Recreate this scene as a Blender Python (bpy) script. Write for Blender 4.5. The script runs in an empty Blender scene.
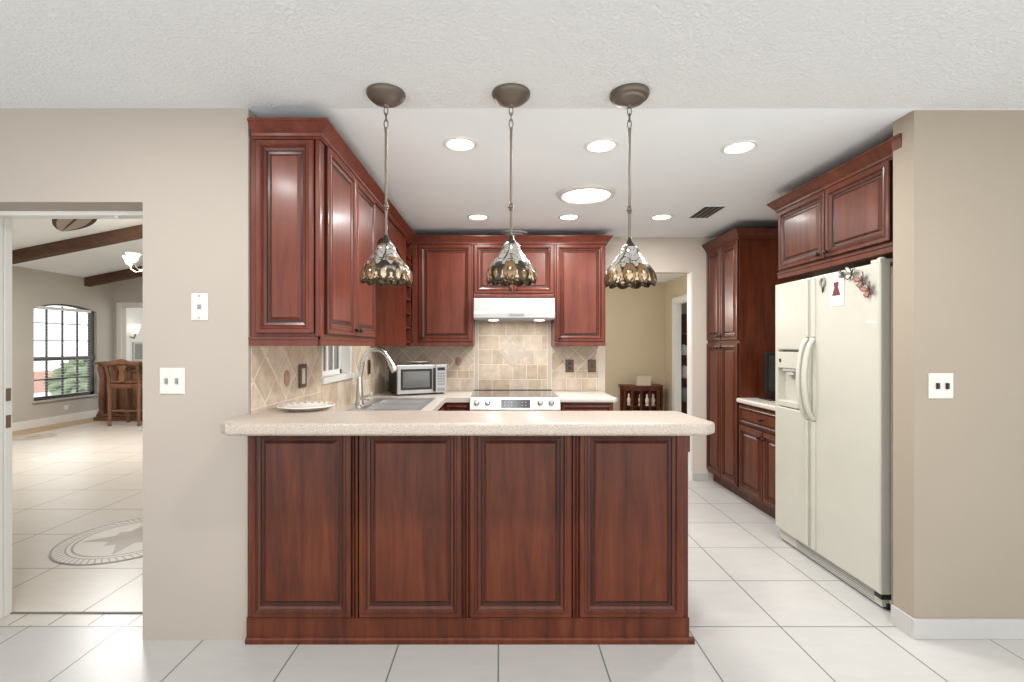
import bpy, bmesh, math, random
from mathutils import Vector, Matrix
random.seed(7)
S = bpy.context.scene
C = S.collection
PI = math.pi
H = 1.355            # camera height
ZC = 2.45            # ceiling
# ---------------------------------------------------------------- camera
cam = bpy.data.cameras.new('camera'); co = bpy.data.objects.new('camera', cam); C.objects.link(co)
co.location = (0, 0, H); co.rotation_euler = (PI/2, 0, 0)
cam.sensor_width = 36; cam.lens = 480/1024*36
cam.shift_x = 12/1024; cam.shift_y = 5/1024
cam.clip_start = 0.05
S.camera = co
# ---------------------------------------------------------------- world / exposure
w = bpy.data.worlds.new('daylight'); S.world = w; w.use_nodes = True
w.node_tree.nodes['Background'].inputs[0].default_value = (0.97, 0.985, 1.0, 1)
w.node_tree.nodes['Background'].inputs[1].default_value = 1.65
S.view_settings.view_transform = 'Standard'; S.view_settings.look = 'None'
S.view_settings.exposure = 0.40; S.view_settings.gamma = 1; S.view_settings.use_curve_mapping = False
S.cycles.max_bounces = 8; S.cycles.diffuse_bounces = 5; S.cycles.use_denoising = True
S.cycles.caustics_reflective = False; S.cycles.caustics_refractive = False
S.cycles.sample_clamp_indirect = 6

def lamp(name, kind, loc, power, size=0.1, rot=(0,0,0), col=(1,.99,.965), spot=None):
    l = bpy.data.lights.new(name, kind); l.energy = power; l.color = col
    if kind == 'AREA': l.shape = 'DISK'; l.size = size
    else: l.shadow_soft_size = size
    if spot: l.spot_size = spot; l.spot_blend = .6
    o = bpy.data.objects.new(name, l); C.objects.link(o); o.location = loc; o.rotation_euler = rot
    return o
RECESSED = [(-.215,2.60),(.553,2.62),(1.318,2.645),(-.186,4.07),(.586,4.07),(1.37,4.07)]
for i,(x,y) in enumerate(RECESSED):
    lamp('recessed_lamp','AREA',(x,y,ZC-.012),(7.5 if i<3 else 6.8),.13)
lamp('tube_lamp','AREA',(.616,3.44,ZC-.03),16,.36,col=(1,.99,.97))
lamp('hall_fill','POINT',(.9,6.3,1.85),42,.12,col=(1,.95,.87))  # added fill, no fixture modelled; lifts the hall walls and ceiling
lamp('hood_lamp','AREA',(-.05,4.55,1.585),1.2,.06)
lamp('hood_lamp','AREA',(.36,4.55,1.585),1.2,.06)
for x in (-1.45,0.1,1.6):          # added fill lights overhead, out of view, brightening the front floor
    lamp('front_fill','AREA',(x,1.15,ZC-.012),12.5,.15)
# living room: added area light without a fixture, brightening the room
lamp('living_fill','AREA',(-5.0,6.4,2.6),95,.8)

# ---------------------------------------------------------------- materials
def new_mat(name):
    m = bpy.data.materials.new(name); m.use_nodes = True
    return m, m.node_tree, m.node_tree.nodes['Principled BSDF']
def P(b, **k):
    names = dict(base='Base Color', rough='Roughness', metal='Metallic', coat='Coat Weight', coatr='Coat Roughness',
                 spec='Specular IOR Level', trans='Transmission Weight', emit='Emission Color', es='Emission Strength', alpha='Alpha')
    for a,v in k.items():
        if a in ('base','emit'): v = (*v,1)
        b.inputs[names[a]].default_value = v
def coords(nt, scale, kind='Object'):
    t = nt.nodes.new('ShaderNodeTexCoord'); mp = nt.nodes.new('ShaderNodeMapping')
    mp.inputs['Scale'].default_value = scale
    nt.links.new(t.outputs[kind], mp.inputs[0]); return mp.outputs[0]
def ramp(nt, fac, stops):
    r = nt.nodes.new('ShaderNodeValToRGB')
    while len(r.color_ramp.elements) < len(stops): r.color_ramp.elements.new(.5)
    for e,(p,c) in zip(r.color_ramp.elements, stops): e.position = p; e.color = (*c,1)
    nt.links.new(fac, r.inputs[0]); return r.outputs[0]
def noise(nt, vec, scale, detail=4, rough=.55, dist=0):
    n = nt.nodes.new('ShaderNodeTexNoise'); n.inputs['Scale'].default_value = scale
    n.inputs['Detail'].default_value = detail; n.inputs['Roughness'].default_value = rough
    n.inputs['Distortion'].default_value = dist
    nt.links.new(vec, n.inputs['Vector']); return n.outputs['Fac']
def bump(nt, b, fac, strength=.2, dist=.002):
    n = nt.nodes.new('ShaderNodeBump'); n.inputs['Strength'].default_value = strength; n.inputs['Distance'].default_value = dist
    nt.links.new(fac, n.inputs['Height']); nt.links.new(n.outputs[0], b.inputs['Normal'])
def plain(name, base, rough=.5, **k):
    m,nt,b = new_mat(name); P(b, base=base, rough=rough, **k)
    f = noise(nt, coords(nt,(1,1,1)), 6, 3)
    c = ramp(nt, f, [(0,tuple(v*.95 for v in base)),(1,tuple(min(1,v*1.04) for v in base))])
    nt.links.new(c, b.inputs['Base Color']); return m
def wood(name, dark, mid, light, rough=.33, coat=.35, scale=(9,9,.8)):
    m,nt,b = new_mat(name)
    v = coords(nt, scale)
    f = noise(nt, v, 2.2, 6, .6, .6)
    c = ramp(nt, f, [(.25,dark),(.5,mid),(.78,light)])
    f2 = noise(nt, coords(nt,(1.6,1.6,1.6)), 1.7, 3)
    mx = nt.nodes.new('ShaderNodeMix'); mx.data_type='RGBA'; mx.blend_type='MULTIPLY'
    mx.inputs['Factor'].default_value = .55
    nt.links.new(c, mx.inputs['A']); nt.links.new(ramp(nt,f2,[(.3,(.62,.58,.56)),(.65,(1.1,1.08,1.05))]), mx.inputs['B'])
    nt.links.new(mx.outputs['Result'], b.inputs['Base Color'])
    P(b, rough=rough, coat=coat, coatr=.18, spec=.28); bump(nt,b,f,.06,.001)
    return m
M = {}
M['cherry']  = wood('cherry_wood', (.085,.016,.008),(.140,.029,.014),(.190,.045,.021),.36,.16)
M['cherry2'] = wood('cherry_wood_brown', (.045,.010,.004),(.105,.0235,.0085),(.165,.043,.016), .40, .12)
M['glaze']   = wood('dark_glaze', (.022,.007,.004),(.035,.011,.007),(.05,.016,.01), .4, .2)
M['oak']     = wood('carved_brown_wood', (.09,.035,.018),(.17,.075,.04),(.28,.14,.08), .35, .3)
M['beam']    = wood('beam_wood', (.07,.035,.022),(.11,.058,.038),(.15,.085,.058), .7, 0, (3,9,9))
def wall_mat(name, col):
    m,nt,b = new_mat(name); P(b, base=col, rough=.75, spec=.25)
    f = noise(nt, coords(nt,(1,1,1)), 120, 3)
    bump(nt,b,f,.12,.002)
    f2 = noise(nt, coords(nt,(1,1,1)), 1.1, 2)
    nt.links.new(ramp(nt,f2,[(.3,tuple(v*.97 for v in col)),(.7,tuple(v*1.03 for v in col))]), b.inputs['Base Color'])
    return m
M['wall']  = wall_mat('greige_paint', (.43,.378,.325))
M['wallr'] = wall_mat('beige_paint', (.355,.302,.238))
M['wallk'] = wall_mat('cream_paint', (.64,.57,.49))
M['tan']   = wall_mat('tan_paint', (.56,.47,.34))
M['living']= wall_mat('taupe_paint', (.52,.485,.43))
M['white'] = plain('white_paint', (.80,.79,.75), .4)
M['ceil']  = wall_mat('ceiling_paint', (.895,.94,.965))
m,nt,b = new_mat('ceiling_texture'); P(b, base=(.84,.86,.865), rough=.85, spec=.2)
f = noise(nt, coords(nt,(1,1,1)), 75, 5, .62); bump(nt,b,ramp(nt,f,[(.40,(0,0,0)),(.62,(1,1,1))]),.55,.006); M['ceilt'] = m

def tile_mat(name, ox, oy, tw, th, base, grout, mortar=.0035, rough=.30, streak=.06, rot=0):
    m,nt,b = new_mat(name)
    g = nt.nodes.new('ShaderNodeNewGeometry'); mp = nt.nodes.new('ShaderNodeMapping'); mp.vector_type='POINT'
    mp.inputs['Location'].default_value = (-ox+20*tw, -oy+20*th, 0); mp.inputs['Rotation'].default_value=(0,0,rot)
    nt.links.new(g.outputs['Position'], mp.inputs[0])
    br = nt.nodes.new('ShaderNodeTexBrick'); br.offset = 0; br.squash = 1
    br.inputs['Scale'].default_value = 1; br.inputs['Brick Width'].default_value = tw; br.inputs['Row Height'].default_value = th
    br.inputs['Mortar Size'].default_value = mortar; br.inputs['Mortar Smooth'].default_value = .1; br.inputs['Bias'].default_value = 0
    br.inputs['Color1'].default_value = (*base,1); br.inputs['Color2'].default_value = (*[v*.965 for v in base],1)
    br.inputs['Mortar'].default_value = (*grout,1)
    nt.links.new(mp.outputs[0], br.inputs['Vector'])
    mp2 = nt.nodes.new('ShaderNodeMapping'); mp2.inputs['Scale'].default_value=(2.4,7,1); mp2.inputs['Rotation'].default_value=(0,0,.5)
    nt.links.new(g.outputs['Position'], mp2.inputs[0])
    f = noise(nt, mp2.outputs[0], 2.0, 6, .6, .8)
    mx = nt.nodes.new('ShaderNodeMix'); mx.data_type='RGBA'; mx.blend_type='MULTIPLY'; mx.inputs['Factor'].default_value = 1
    nt.links.new(br.outputs['Color'], mx.inputs['A'])
    nt.links.new(ramp(nt,f,[(.3,(1-streak,1-streak,1-streak*.9)),(.62,(1,1,1))]), mx.inputs['B'])
    nt.links.new(mx.outputs['Result'], b.inputs['Base Color'])
    P(b, rough=rough, spec=.45)
    inv = nt.nodes.new('ShaderNodeMath'); inv.operation='SUBTRACT'; inv.inputs[0].default_value = 1
    nt.links.new(br.outputs['Fac'], inv.inputs[1]); bump(nt,b,inv.outputs[0],.35,.002)
    return m
M['floor']  = tile_mat('white_floor_tile', .90, 2.317, .4536, .4536, (.525,.51,.49), (.14,.185,.16))
M['floorl'] = tile_mat('cream_floor_tile', -2.127, 2.925, .60, .53, (.66,.60,.52), (.24,.205,.17), .0045)
M['border'] = tile_mat('border_tile', -2.0, 2.325, .193, .40, (.62,.57,.50), (.16,.13,.10), .004)
M['oakfloor'] = wood('pale_floor_wood', (.42,.28,.15),(.52,.36,.2),(.6,.44,.27), .4, .1,(8,1,8))

m,nt,b = new_mat('speckled_counter'); v = coords(nt,(1,1,1))
f = noise(nt, v, 265, 2, .6); f2 = noise(nt, v, 70, 4, .6)
c1 = ramp(nt, f, [(.30,(.16,.11,.08)),(.40,(.36,.295,.24)),(.49,(.48,.415,.355)),(.70,(.54,.475,.415))])
mx = nt.nodes.new('ShaderNodeMix'); mx.data_type='RGBA'; mx.blend_type='MULTIPLY'; mx.inputs['Factor'].default_value=.6
nt.links.new(c1, mx.inputs['A']); nt.links.new(ramp(nt,f2,[(.3,(.86,.82,.78)),(.6,(1,1,1))]), mx.inputs['B'])
nt.links.new(mx.outputs['Result'], b.inputs['Base Color']); P(b, rough=.28, spec=.45); M['counter'] = m
M['counterl'] = plain('pale_counter', (.60,.55,.49), .28)
M['bronze'] = plain('dark_bronze', (.15,.12,.095), .42, metal=.55)
M['iron']   = plain('blackened_knob', (.02,.014,.011), .35, metal=.6)
M['chrome'] = plain('brushed_nickel', (.62,.61,.58), .22, metal=1)
M['steel']  = plain('sink_steel', (.66,.66,.66), .36, metal=.9)
M['appl']   = plain('cream_appliance', (.54,.528,.455), .32, coat=.2)
M['applw']  = plain('white_enamel', (.40,.398,.39), .35, coat=.3)
M['range']  = plain('brushed_range', (.74,.73,.71), .3, metal=.35)
M['dark']   = plain('black_plastic', (.012,.012,.013), .35)
M['grey']   = plain('grey_plastic', (.25,.25,.26), .4)
M['glassd'] = plain('smoked_glass', (.12,.12,.118), .15, coat=.5)
M['slateglass'] = plain('display_glass', (.035,.038,.045), .2)
M['silver'] = plain('silver_plastic', (.46,.455,.44), .35, metal=.5)
M['cooktop']= plain('black_ceramic_glass', (.03,.028,.027), .08, coat=1)
M['ivory']  = plain('ivory_plastic', (.68,.66,.60), .4)
M['cream']  = plain('cream_ceramic', (.80,.76,.68), .2, coat=.4)
M['plate_b']= plain('bronze_plate', (.12,.075,.05), .4, metal=.5)
M['brass']  = plain('old_brass', (.30,.25,.16), .4, metal=.8)
M['window_d'] = plain('dark_window_frame', (.11,.105,.10), .5)
M['blind']  = plain('white_blind', (.8,.8,.8), .5)
M['grout']  = plain('tile_grout', (.76,.68,.57), .8)
for i,cc in enumerate([(.60,.49,.37),(.66,.56,.44),(.53,.42,.31),(.63,.52,.42),(.57,.47,.36)]):
    m,nt,b = new_mat('travertine'); f = noise(nt, coords(nt,(1,1,1)), 14, 5, .62)
    nt.links.new(ramp(nt,f,[(.3,tuple(x*.82 for x in cc)),(.65,tuple(min(1,x*1.1) for x in cc))]), b.inputs['Base Color'])
    P(b, rough=.55, spec=.3); bump(nt,b,f,.15,.002); M['trav%d'%i] = m
M['rose'] = plain('rose_accent', (.45,.25,.19), .45)
M['pale_stone'] = plain('pale_stone', (.58,.52,.44), .4)
M['stone']  = plain('white_stone', (.50,.49,.465), .4)
M['star']   = plain('taupe_stone', (.36,.29,.22), .3)
M['starline'] = plain('dark_stone', (.19,.165,.14), .3)
M['silver_glass'] = plain('pearl_glass', (.62,.60,.56), .12, metal=.85)
M['amber']  = plain('amber_glass', (.24,.135,.055), .10, coat=.6, metal=.6)
M['honey']  = plain('honey_glass', (.50,.37,.22), .10, coat=.6, metal=.6)
M['lead']   = plain('dark_leading', (.055,.045,.036), .3, metal=.8)
M['red']    = plain('red_print', (.13,.015,.02), .5)
M['orange'] = plain('orange_wing', (.36,.085,.045), .4)
M['black']  = plain('black_wing', (.02,.02,.022), .45)
M['pale']   = plain('pale_wing', (.70,.66,.52), .45)
M['paper']  = plain('white_paper', (.82,.82,.80), .5)
M['green']  = plain('shrub_leaf', (.24,.30,.19), .7)
M['shadebell'] = plain('frosted_glass', (.85,.83,.78), .3)
M['tanbox'] = plain('clear_box', (.58,.50,.42), .25)
M['slate']  = plain('slate_panel', (.24,.25,.23), .6)
def emit(name, col, s):
    m,nt,b = new_mat(name); P(b, base=col, emit=col, es=s); return m
M['lens'] = emit('lit_lens', (1,.97,.92), 4.0)
M['tube'] = emit('lit_tube', (1,.99,.97), 3.0)
M['bulb'] = emit('lit_bulb', (1,.93,.8), 1.4)
m,nt,b = new_mat('clear_glass'); P(b, base=(1,1,1), rough=.02, trans=1, spec=.5); b.inputs['IOR'].default_value=1.02; M['glass']=m

# ---------------------------------------------------------------- mesh helpers
class MB:
    def __init__(s): s.v=[]; s.f=[]; s.m=[]
    def face(s, pts, m=0):
        i=len(s.v); s.v += [Vector(p) for p in pts]; s.f.append(tuple(range(i,i+len(pts)))); s.m.append(m)
    def add(s, vs, fs, m=0):
        i=len(s.v); s.v += [Vector(p) for p in vs]
        for k,f in enumerate(fs): s.f.append(tuple(i+j for j in f)); s.m.append(m[k] if isinstance(m,list) else m)
    def box(s, x0,x1,y0,y1,z0,z1,m=0):
        if x0>x1:x0,x1=x1,x0
        if y0>y1:y0,y1=y1,y0
        if z0>z1:z0,z1=z1,z0
        v=[(x0,y0,z0),(x1,y0,z0),(x1,y1,z0),(x0,y1,z0),(x0,y0,z1),(x1,y0,z1),(x1,y1,z1),(x0,y1,z1)]
        s.add(v,[(0,3,2,1),(4,5,6,7),(0,1,5,4),(1,2,6,5),(2,3,7,6),(3,0,4,7)],m); return s
    def prism(s, poly, axis, a, b, m=0):
        """poly: 2-D points; axis 'x','y','z' = extrusion axis"""
        def p(q,t):
            return {'x':(t,q[0],q[1]),'y':(q[0],t,q[1]),'z':(q[0],q[1],t)}[axis]
        n=len(poly); v=[p(q,a) for q in poly]+[p(q,b) for q in poly]
        f=[tuple(range(n))[::-1],tuple(range(n,2*n))]+[(i,(i+1)%n,n+(i+1)%n,n+i) for i in range(n)]
        s.add(v,f,m); return s
    def lathe(s, prof, org, axis=(0,0,1), seg=20, m=0, caps=True):
        a=Vector(axis).normalized(); t=Vector((1,0,0)) if abs(a.x)<.9 else Vector((0,1,0))
        u=a.cross(t).normalized(); w_=a.cross(u); o=Vector(org); v=[];f=[]
        for r,h in prof:
            for k in range(seg):
                th=2*PI*k/seg; v.append(o+a*h+(u*math.cos(th)+w_*math.sin(th))*max(r,1e-5))
        for j in range(len(prof)-1):
            for k in range(seg):
                k2=(k+1)%seg; f.append((j*seg+k,j*seg+k2,(j+1)*seg+k2,(j+1)*seg+k))
        if caps:
            f.append(tuple(range(seg))[::-1]); n=(len(prof)-1)*seg; f.append(tuple(range(n,n+seg)))
        s.add(v,f,m); return s
    def tube(s, pts, r, seg=10, m=0, closed=False):
        pts=[Vector(p) for p in pts]; n=len(pts); rs=r if isinstance(r,(list,tuple)) else [r]*n
        v=[];f=[]; up=None
        for i,p in enumerate(pts):
            if closed: d=(pts[(i+1)%n]-pts[i-1]).normalized()
            else: d=(pts[min(i+1,n-1)]-pts[max(i-1,0)]).normalized()
            if up is None:
                t=Vector((0,0,1)) if abs(d.z)<.9 else Vector((1,0,0)); up=(t-d*t.dot(d)).normalized()
            else: up=(up-d*up.dot(d)).normalized()
            w_=d.cross(up)
            for k in range(seg):
                th=2*PI*k/seg; v.append(p+(up*math.cos(th)+w_*math.sin(th))*rs[i])
        for j in range(n if closed else n-1):
            for k in range(seg):
                k2=(k+1)%seg; j2=(j+1)%n; f.append((j*seg+k,j*seg+k2,j2*seg+k2,j2*seg+k))
        if not closed:
            f.append(tuple(range(seg))[::-1]); f.append(tuple(range((n-1)*seg,n*seg)))
        s.add(v,f,m); return s
    def rects(s, org, ux, rl, mats):
        """nested rectangles (u0,u1,v0,v1,out) on a vertical face; ux horizontal unit, normal = ux x Z; mats per band (+ cap, None = open)"""
        ux=Vector(ux); uz=Vector((0,0,1)); n=ux.cross(uz); o=Vector(org)
        rings=[]
        for (u0,u1,v0,v1,d) in rl:
            rings.append([o+ux*a+uz*b_+n*d for a,b_ in ((u0,v0),(u1,v0),(u1,v1),(u0,v1))])
        for i in range(len(rings)-1):
            A,B=rings[i],rings[i+1]
            for k in range(4):
                k2=(k+1)%4; s.face([A[k],A[k2],B[k2],B[k]],mats[i])
        if mats[-1] is not None: s.face(rings[-1],mats[-1])
        return s
WL = {}
def thing(name,label,cat,loc=(0,0,0),group=None,rz=0):
    o=bpy.data.objects.new(name,None); C.objects.link(o); o.location=loc; o.rotation_euler=(0,0,rz)
    o.empty_display_size=.1; o['label']=label; o['category']=cat
    if group: o['group']=group
    WL[o]=Vector(loc); return o
def obj(name,mb,mats,parent=None,local=False,bevel=0,smooth=False,kind=None,origin=None,label=None):
    """verts in world coordinates unless local (then in the parent's frame)"""
    if not isinstance(mats,(list,tuple)): mats=[mats]
    me=bpy.data.meshes.new(name)
    base = WL.get(parent,Vector((0,0,0))) if (parent and not local) else Vector((0,0,0))
    org = Vector(origin) if origin else Vector((0,0,0))
    me.from_pydata([tuple(p-base-org) for p in mb.v],[],mb.f)
    for mm in mats: me.materials.append(mm)
    me.polygons.foreach_set('material_index',mb.m)
    bm=bmesh.new(); bm.from_mesh(me); bmesh.ops.remove_doubles(bm,verts=bm.verts,dist=1e-5)
    bmesh.ops.recalc_face_normals(bm,faces=bm.faces); bm.to_mesh(me); bm.free()
    if smooth:
        me.polygons.foreach_set('use_smooth',[True]*len(me.polygons)); me.set_sharp_from_angle(angle=math.radians(38))
    o=bpy.data.objects.new(name,me); C.objects.link(o)
    if parent: o.parent=parent
    o.location=org
    WL[o]=base+org
    if bevel:
        bv=o.modifiers.new('bevel','BEVEL'); bv.width=bevel; bv.segments=2; bv.limit_method='ANGLE'; bv.angle_limit=math.radians(50)
    if kind: o['kind']=kind
    if label: o['label']=label
    return o
def tag(o,label,cat,group=None):
    o['label']=label; o['category']=cat
    if group: o['group']=group
    return o
def struct(name,mb,mats,**k): return obj(name,mb,mats,kind='structure',**k)
def bx(*a,**k): return MB().box(*a,**k)

# ================================================================ STRUCTURE
f=MB(); f.box(-8.6,6.5,-.8,2.33,-.1,0).box(-1.3,6.5,2.33,9.2,-.1,0)
struct('floor',f,M['floor'])
struct('floor_living',bx(-8.07,-1.3,2.436,12.6,-.1,0),M['floorl'])
struct('floor_border',bx(-8.6,-1.3,2.33,2.436,-.1,0),M['border'])
struct('trim_1',bx(-2.6,-1.647,2.427,2.441,0,.004),M['window_d'])          # threshold strip
struct('floor_strip',bx(-7.73,-7.25,2.6,9.6,-.05,.003),M['oakfloor'])
struct('ceiling',bx(-8.6,6.5,-2.6,2.212,ZC,ZC+.1),M['ceilt'])
c=MB().box(-1.3,6.5,2.212,9.2,ZC,ZC+.1); struct('ceiling_kitchen',c,M['ceil'])
KX=-1.16
# front wall, left: pier and header over the opening
wl=MB().box(-1.647,KX,2.212,2.36,0,ZC).box(-6.5,-1.647,2.212,2.36,2.0185,ZC).box(-6.5,-2.56,2.212,2.36,0,2.0185)
struct('wall_left',wl,M['wall'])
# kitchen left wall with the sink window hole  y 3.14..3.74, z 1.14..1.9
wk=MB().box(-1.30,KX,2.36,3.14,0,ZC).box(-1.30,KX,3.74,4.99,0,ZC).box(-1.30,KX,3.14,3.74,0,1.14).box(-1.30,KX,3.14,3.74,1.9,ZC)
struct('wall_kitchen',wk,M['wallk'])
BY=4.84
wb=MB().box(KX,1.06,BY,BY+.1,0,ZC).box(1.06,1.94,BY,BY+.1,2.10,ZC).box(1.94,2.78,BY,BY+.1,0,ZC)
struct('wall_back',wb,M['wallk'])
wr=MB().box(1.921,6.5,2.227,2.346,0,ZC)
struct('wall_right',wr,M['wallr'])
struct('wall_alcove',bx(2.75,2.85,2.346,BY,0,ZC),M['wallk'])
# hall beyond
wh=MB().box(-1.3,4.6,8.27,8.37,0,ZC)
wh.box(2.84,2.94,BY+.1,7.06,0,ZC).box(2.84,2.94,7.06,7.80,2.05,ZC).box(2.84,2.94,7.80,8.27,0,ZC)
struct('wall_hall',wh,M['tan'])
dc=MB()
for y0,y1 in ((6.97,7.06),(7.80,7.89)): dc.box(2.825,2.84,y0,y1,0,2.14)
dc.box(2.825,2.84,7.06,7.80,2.05,2.14)
dc.box(2.84,2.94,7.06,7.08,0,2.05).box(2.84,2.94,7.78,7.80,0,2.05).box(2.84,2.94,7.06,7.80,2.03,2.05)
struct('door_2',dc,M['white'],bevel=.003)
struct('wall_closet',MB().box(4.5,4.6,6.2,8.27,0,ZC),M['wall'])
struct('ceiling_closet',bx(2.94,4.6,6.2,8.27,ZC-.03,ZC-.001),M['ceil'])
# baseboards
bb=MB().box(1.909,6.5,2.215,2.227,0,.092).box(1.909,1.921,2.227,2.346,0,.092)
struct('baseboard_right',bb,M['stone'],bevel=.002)
struct('baseboard_back',bx(1.94,2.10,BY-.012,BY,0,.075),M['stone'],bevel=.002)
struct('trim_2',MB().box(1.925,1.94,BY,BY+.1,0,2.10),M['white'])

# ---- living room shell
LX=-7.73
wy0,wy1,wz0,wz1,pk=7.96,9.20,.44,2.0,2.10
def arch_z(y):
    t=(y-wy0)/(wy1-wy0)*2-1; return wz1+(pk-wz1)*(1-t*t)
L=MB(); L.box(LX-.12,LX,-3,wy0,0,2.63).box(LX-.12,LX,wy1,9.6,0,2.63).box(LX-.12,LX,wy0,wy1,0,wz0)
N=14
poly=[(wy0+(wy1-wy0)*i/N, arch_z(wy0+(wy1-wy0)*i/N)) for i in range(N+1)]
for i in range(N):
    (a,za),(b_,zb)=poly[i],poly[i+1]
    L.prism([(a,za),(b_,zb),(b_,2.63),(a,2.63)],'x',LX-.12,LX)
struct('wall_living_left',L,M['living'])
# far gable wall with the passage into the next room
def cz(x): return 2.63+.20*(x-LX)
G=MB()
G.prism([(LX,0),(-7.57,0),(-7.57,2.13),(-6.5,2.13),(-6.5,0),(-1.3,0),(-1.3,cz(-1.3)),(LX,cz(LX))],'y',9.6,9.72)
struct('wall_living_far',G,M['living'])
G2=MB().box(-7.97,-5.6,12.4,12.5,0,2.6).box(-8.07,-7.97,9.72,12.5,0,2.6)
struct('wall_beyond',G2,M['white'])
struct('ceiling_beyond',bx(-8.07,-5.6,9.72,12.5,2.6,2.68),M['ceil'])
dc=MB().box(-7.66,-7.57,9.585,9.6,0,2.22).box(-7.57,-6.5,9.585,9.6,2.13,2.22)
struct('trim_3',dc,M['white'],bevel=.003)
cl=MB(); cl.prism([(LX-.12,cz(LX-.12)),(-1.3,cz(-1.3)),(-1.3,cz(-1.3)+.08),(LX-.12,cz(LX-.12)+.08)],'y',2.36,9.72)
struct('ceiling_living',cl,M['ceil'])
for yb in (7.0,8.92):
    bmx=MB(); bmx.prism([(LX,cz(LX)-.16),(-1.35,cz(-1.35)-.16),(-1.35,cz(-1.35)-.002),(LX,cz(LX)-.002)],'y',yb,yb+.14)
    struct('beam',bmx,M['beam'],bevel=.004)
struct('baseboard_left',MB().box(LX,LX+.015,2.6,9.6,0,.135).box(LX,-7.66,9.585,9.6,0,.135),M['white'],bevel=.004)
struct('wall_living_right',bx(-1.36,-1.30,2.36,9.6,ZC,3.95),M['living'])
# arched window
fr=MB()
def strip(y0,y1,z0,z1,x0=LX-.10,x1=LX-.05): fr.box(x0,x1,y0,y1,z0,z1)
strip(wy0,wy0+.05,wz0,wz1); strip(wy1-.09,wy1,wz0,wz1); strip(wy0,wy1,wz0,wz0+.05); strip(wy0,wy1,1.10,1.17,LX-.10,LX-.03)
for i in range(N):
    (a,za),(b_,zb)=poly[i],poly[i+1]
    fr.prism([(a,za-.03),(b_,zb-.03),(b_,zb),(a,za)],'x',LX-.10,LX-.05)
for k in (1,2,3):
    y=wy0+(wy1-wy0-.04)*k/4; strip(y-.009,y+.009,wz0,arch_z(y)-.04,LX-.09,LX-.06)
for z in (.78,1.45,1.75): strip(wy0,wy1,z-.009,z+.009,LX-.09,LX-.06)
wn=struct('window_1',fr,M['window_d'])
gl=MB(); gl.prism([(wy0,wz0)]+[(wy1,wz0)]+poly[::-1],'x',LX-.079,LX-.073); obj('pane',gl,M['glass'],wn)
obj('window_sill',bx(LX-.12,LX+.05,wy0-.04,wy1+.04,wz0-.03,wz0),M['stone'],wn,bevel=.005)
bl=MB(); z=wz0+.06
while z<wz1-.02:
    bl.box(LX-.045,LX-.012,wy0+.03,wy1-.14,z,z+.004); z+=.05
bl.box(LX-.05,LX-.005,wy0+.03,wy1-.12,wz1-.02,wz1+.03)
tag(obj('window_blind',bl,M['blind']),'open white horizontal slat blind hanging in the arched window','blind')
# garden shrub seen through it
def blob(cx,cy,cz_,rx,ry,rz_,n=26,seed=0,amp=.22):
    r=random.Random(seed); mb=MB(); vs=[];fs=[]
    for i in range(n+1):
        for j in range(n):
            th=PI*i/n; ph=2*PI*j/n
            k=1+amp*(r.random()-.5)*2*(1 if 0<i<n else 0)
            vs.append((cx+rx*k*math.sin(th)*math.cos(ph),cy+ry*k*math.sin(th)*math.sin(ph),cz_+rz_*k*math.cos(th)))
    for i in range(n):
        for j in range(n): fs.append((i*n+j,i*n+(j+1)%n,(i+1)*n+(j+1)%n,(i+1)*n+j))
    mb.add(vs,fs); return mb
tag(obj('garden_shrub',blob(-10.9,12.6,.45,.5,.8,.5,seed=3,amp=.3),M['green']),'green garden shrub outside the arched window','shrub')
tag(obj('garden_wall',bx(-13.5,-13.3,11,17,0,.62),M['rose']),'low reddish garden wall far outside the arched window','wall')
# sink window
kw=MB()
for a in ((3.14,3.18,1.14,1.9),(3.70,3.74,1.14,1.9),(3.14,3.74,1.86,1.9),(3.14,3.74,1.14,1.18),(3.42,3.455,1.18,1.86),(3.56,3.575,1.18,1.86)):
    kw.box(-1.27,-1.235,*a)
kw.box(-1.234,KX+.001,3.728,3.7405,1.146,1.9).box(-1.234,KX+.001,3.1395,3.152,1.146,1.9)
w2=struct('window_2',kw,M['white'],bevel=.003)
obj('pane',bx(-1.256,-1.250,3.18,3.70,1.18,1.86),M['glass'],w2)
obj('window_sill',bx(-1.234,-1.14,3.115,3.765,1.105,1.146),M['white'],w2,bevel=.005)
# pocket door jamb at the left edge
j=MB().box(-2.54,-2.478,2.361,2.397,0,1.998).box(-2.54,-2.486,2.397,2.402,0,1.998).box(-2.54,-2.478,2.402,2.44,0,1.998).box(-2.50,-1.647,2.36,2.43,1.998,2.0185).box(-1.9,-1.88,2.365,2.375,1.985,1.998)
d1=struct('door_1',j,M['white'],bevel=.002)
obj('door_leaf',bx(-2.64,-2.55,2.365,2.41,.01,1.99),M['white'],d1,bevel=.003)
for z in (1.11,.975): obj('strike_plate',bx(-2.4795,-2.4755,2.406,2.43,z-.032,z+.032),M['brass'],d1)

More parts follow.
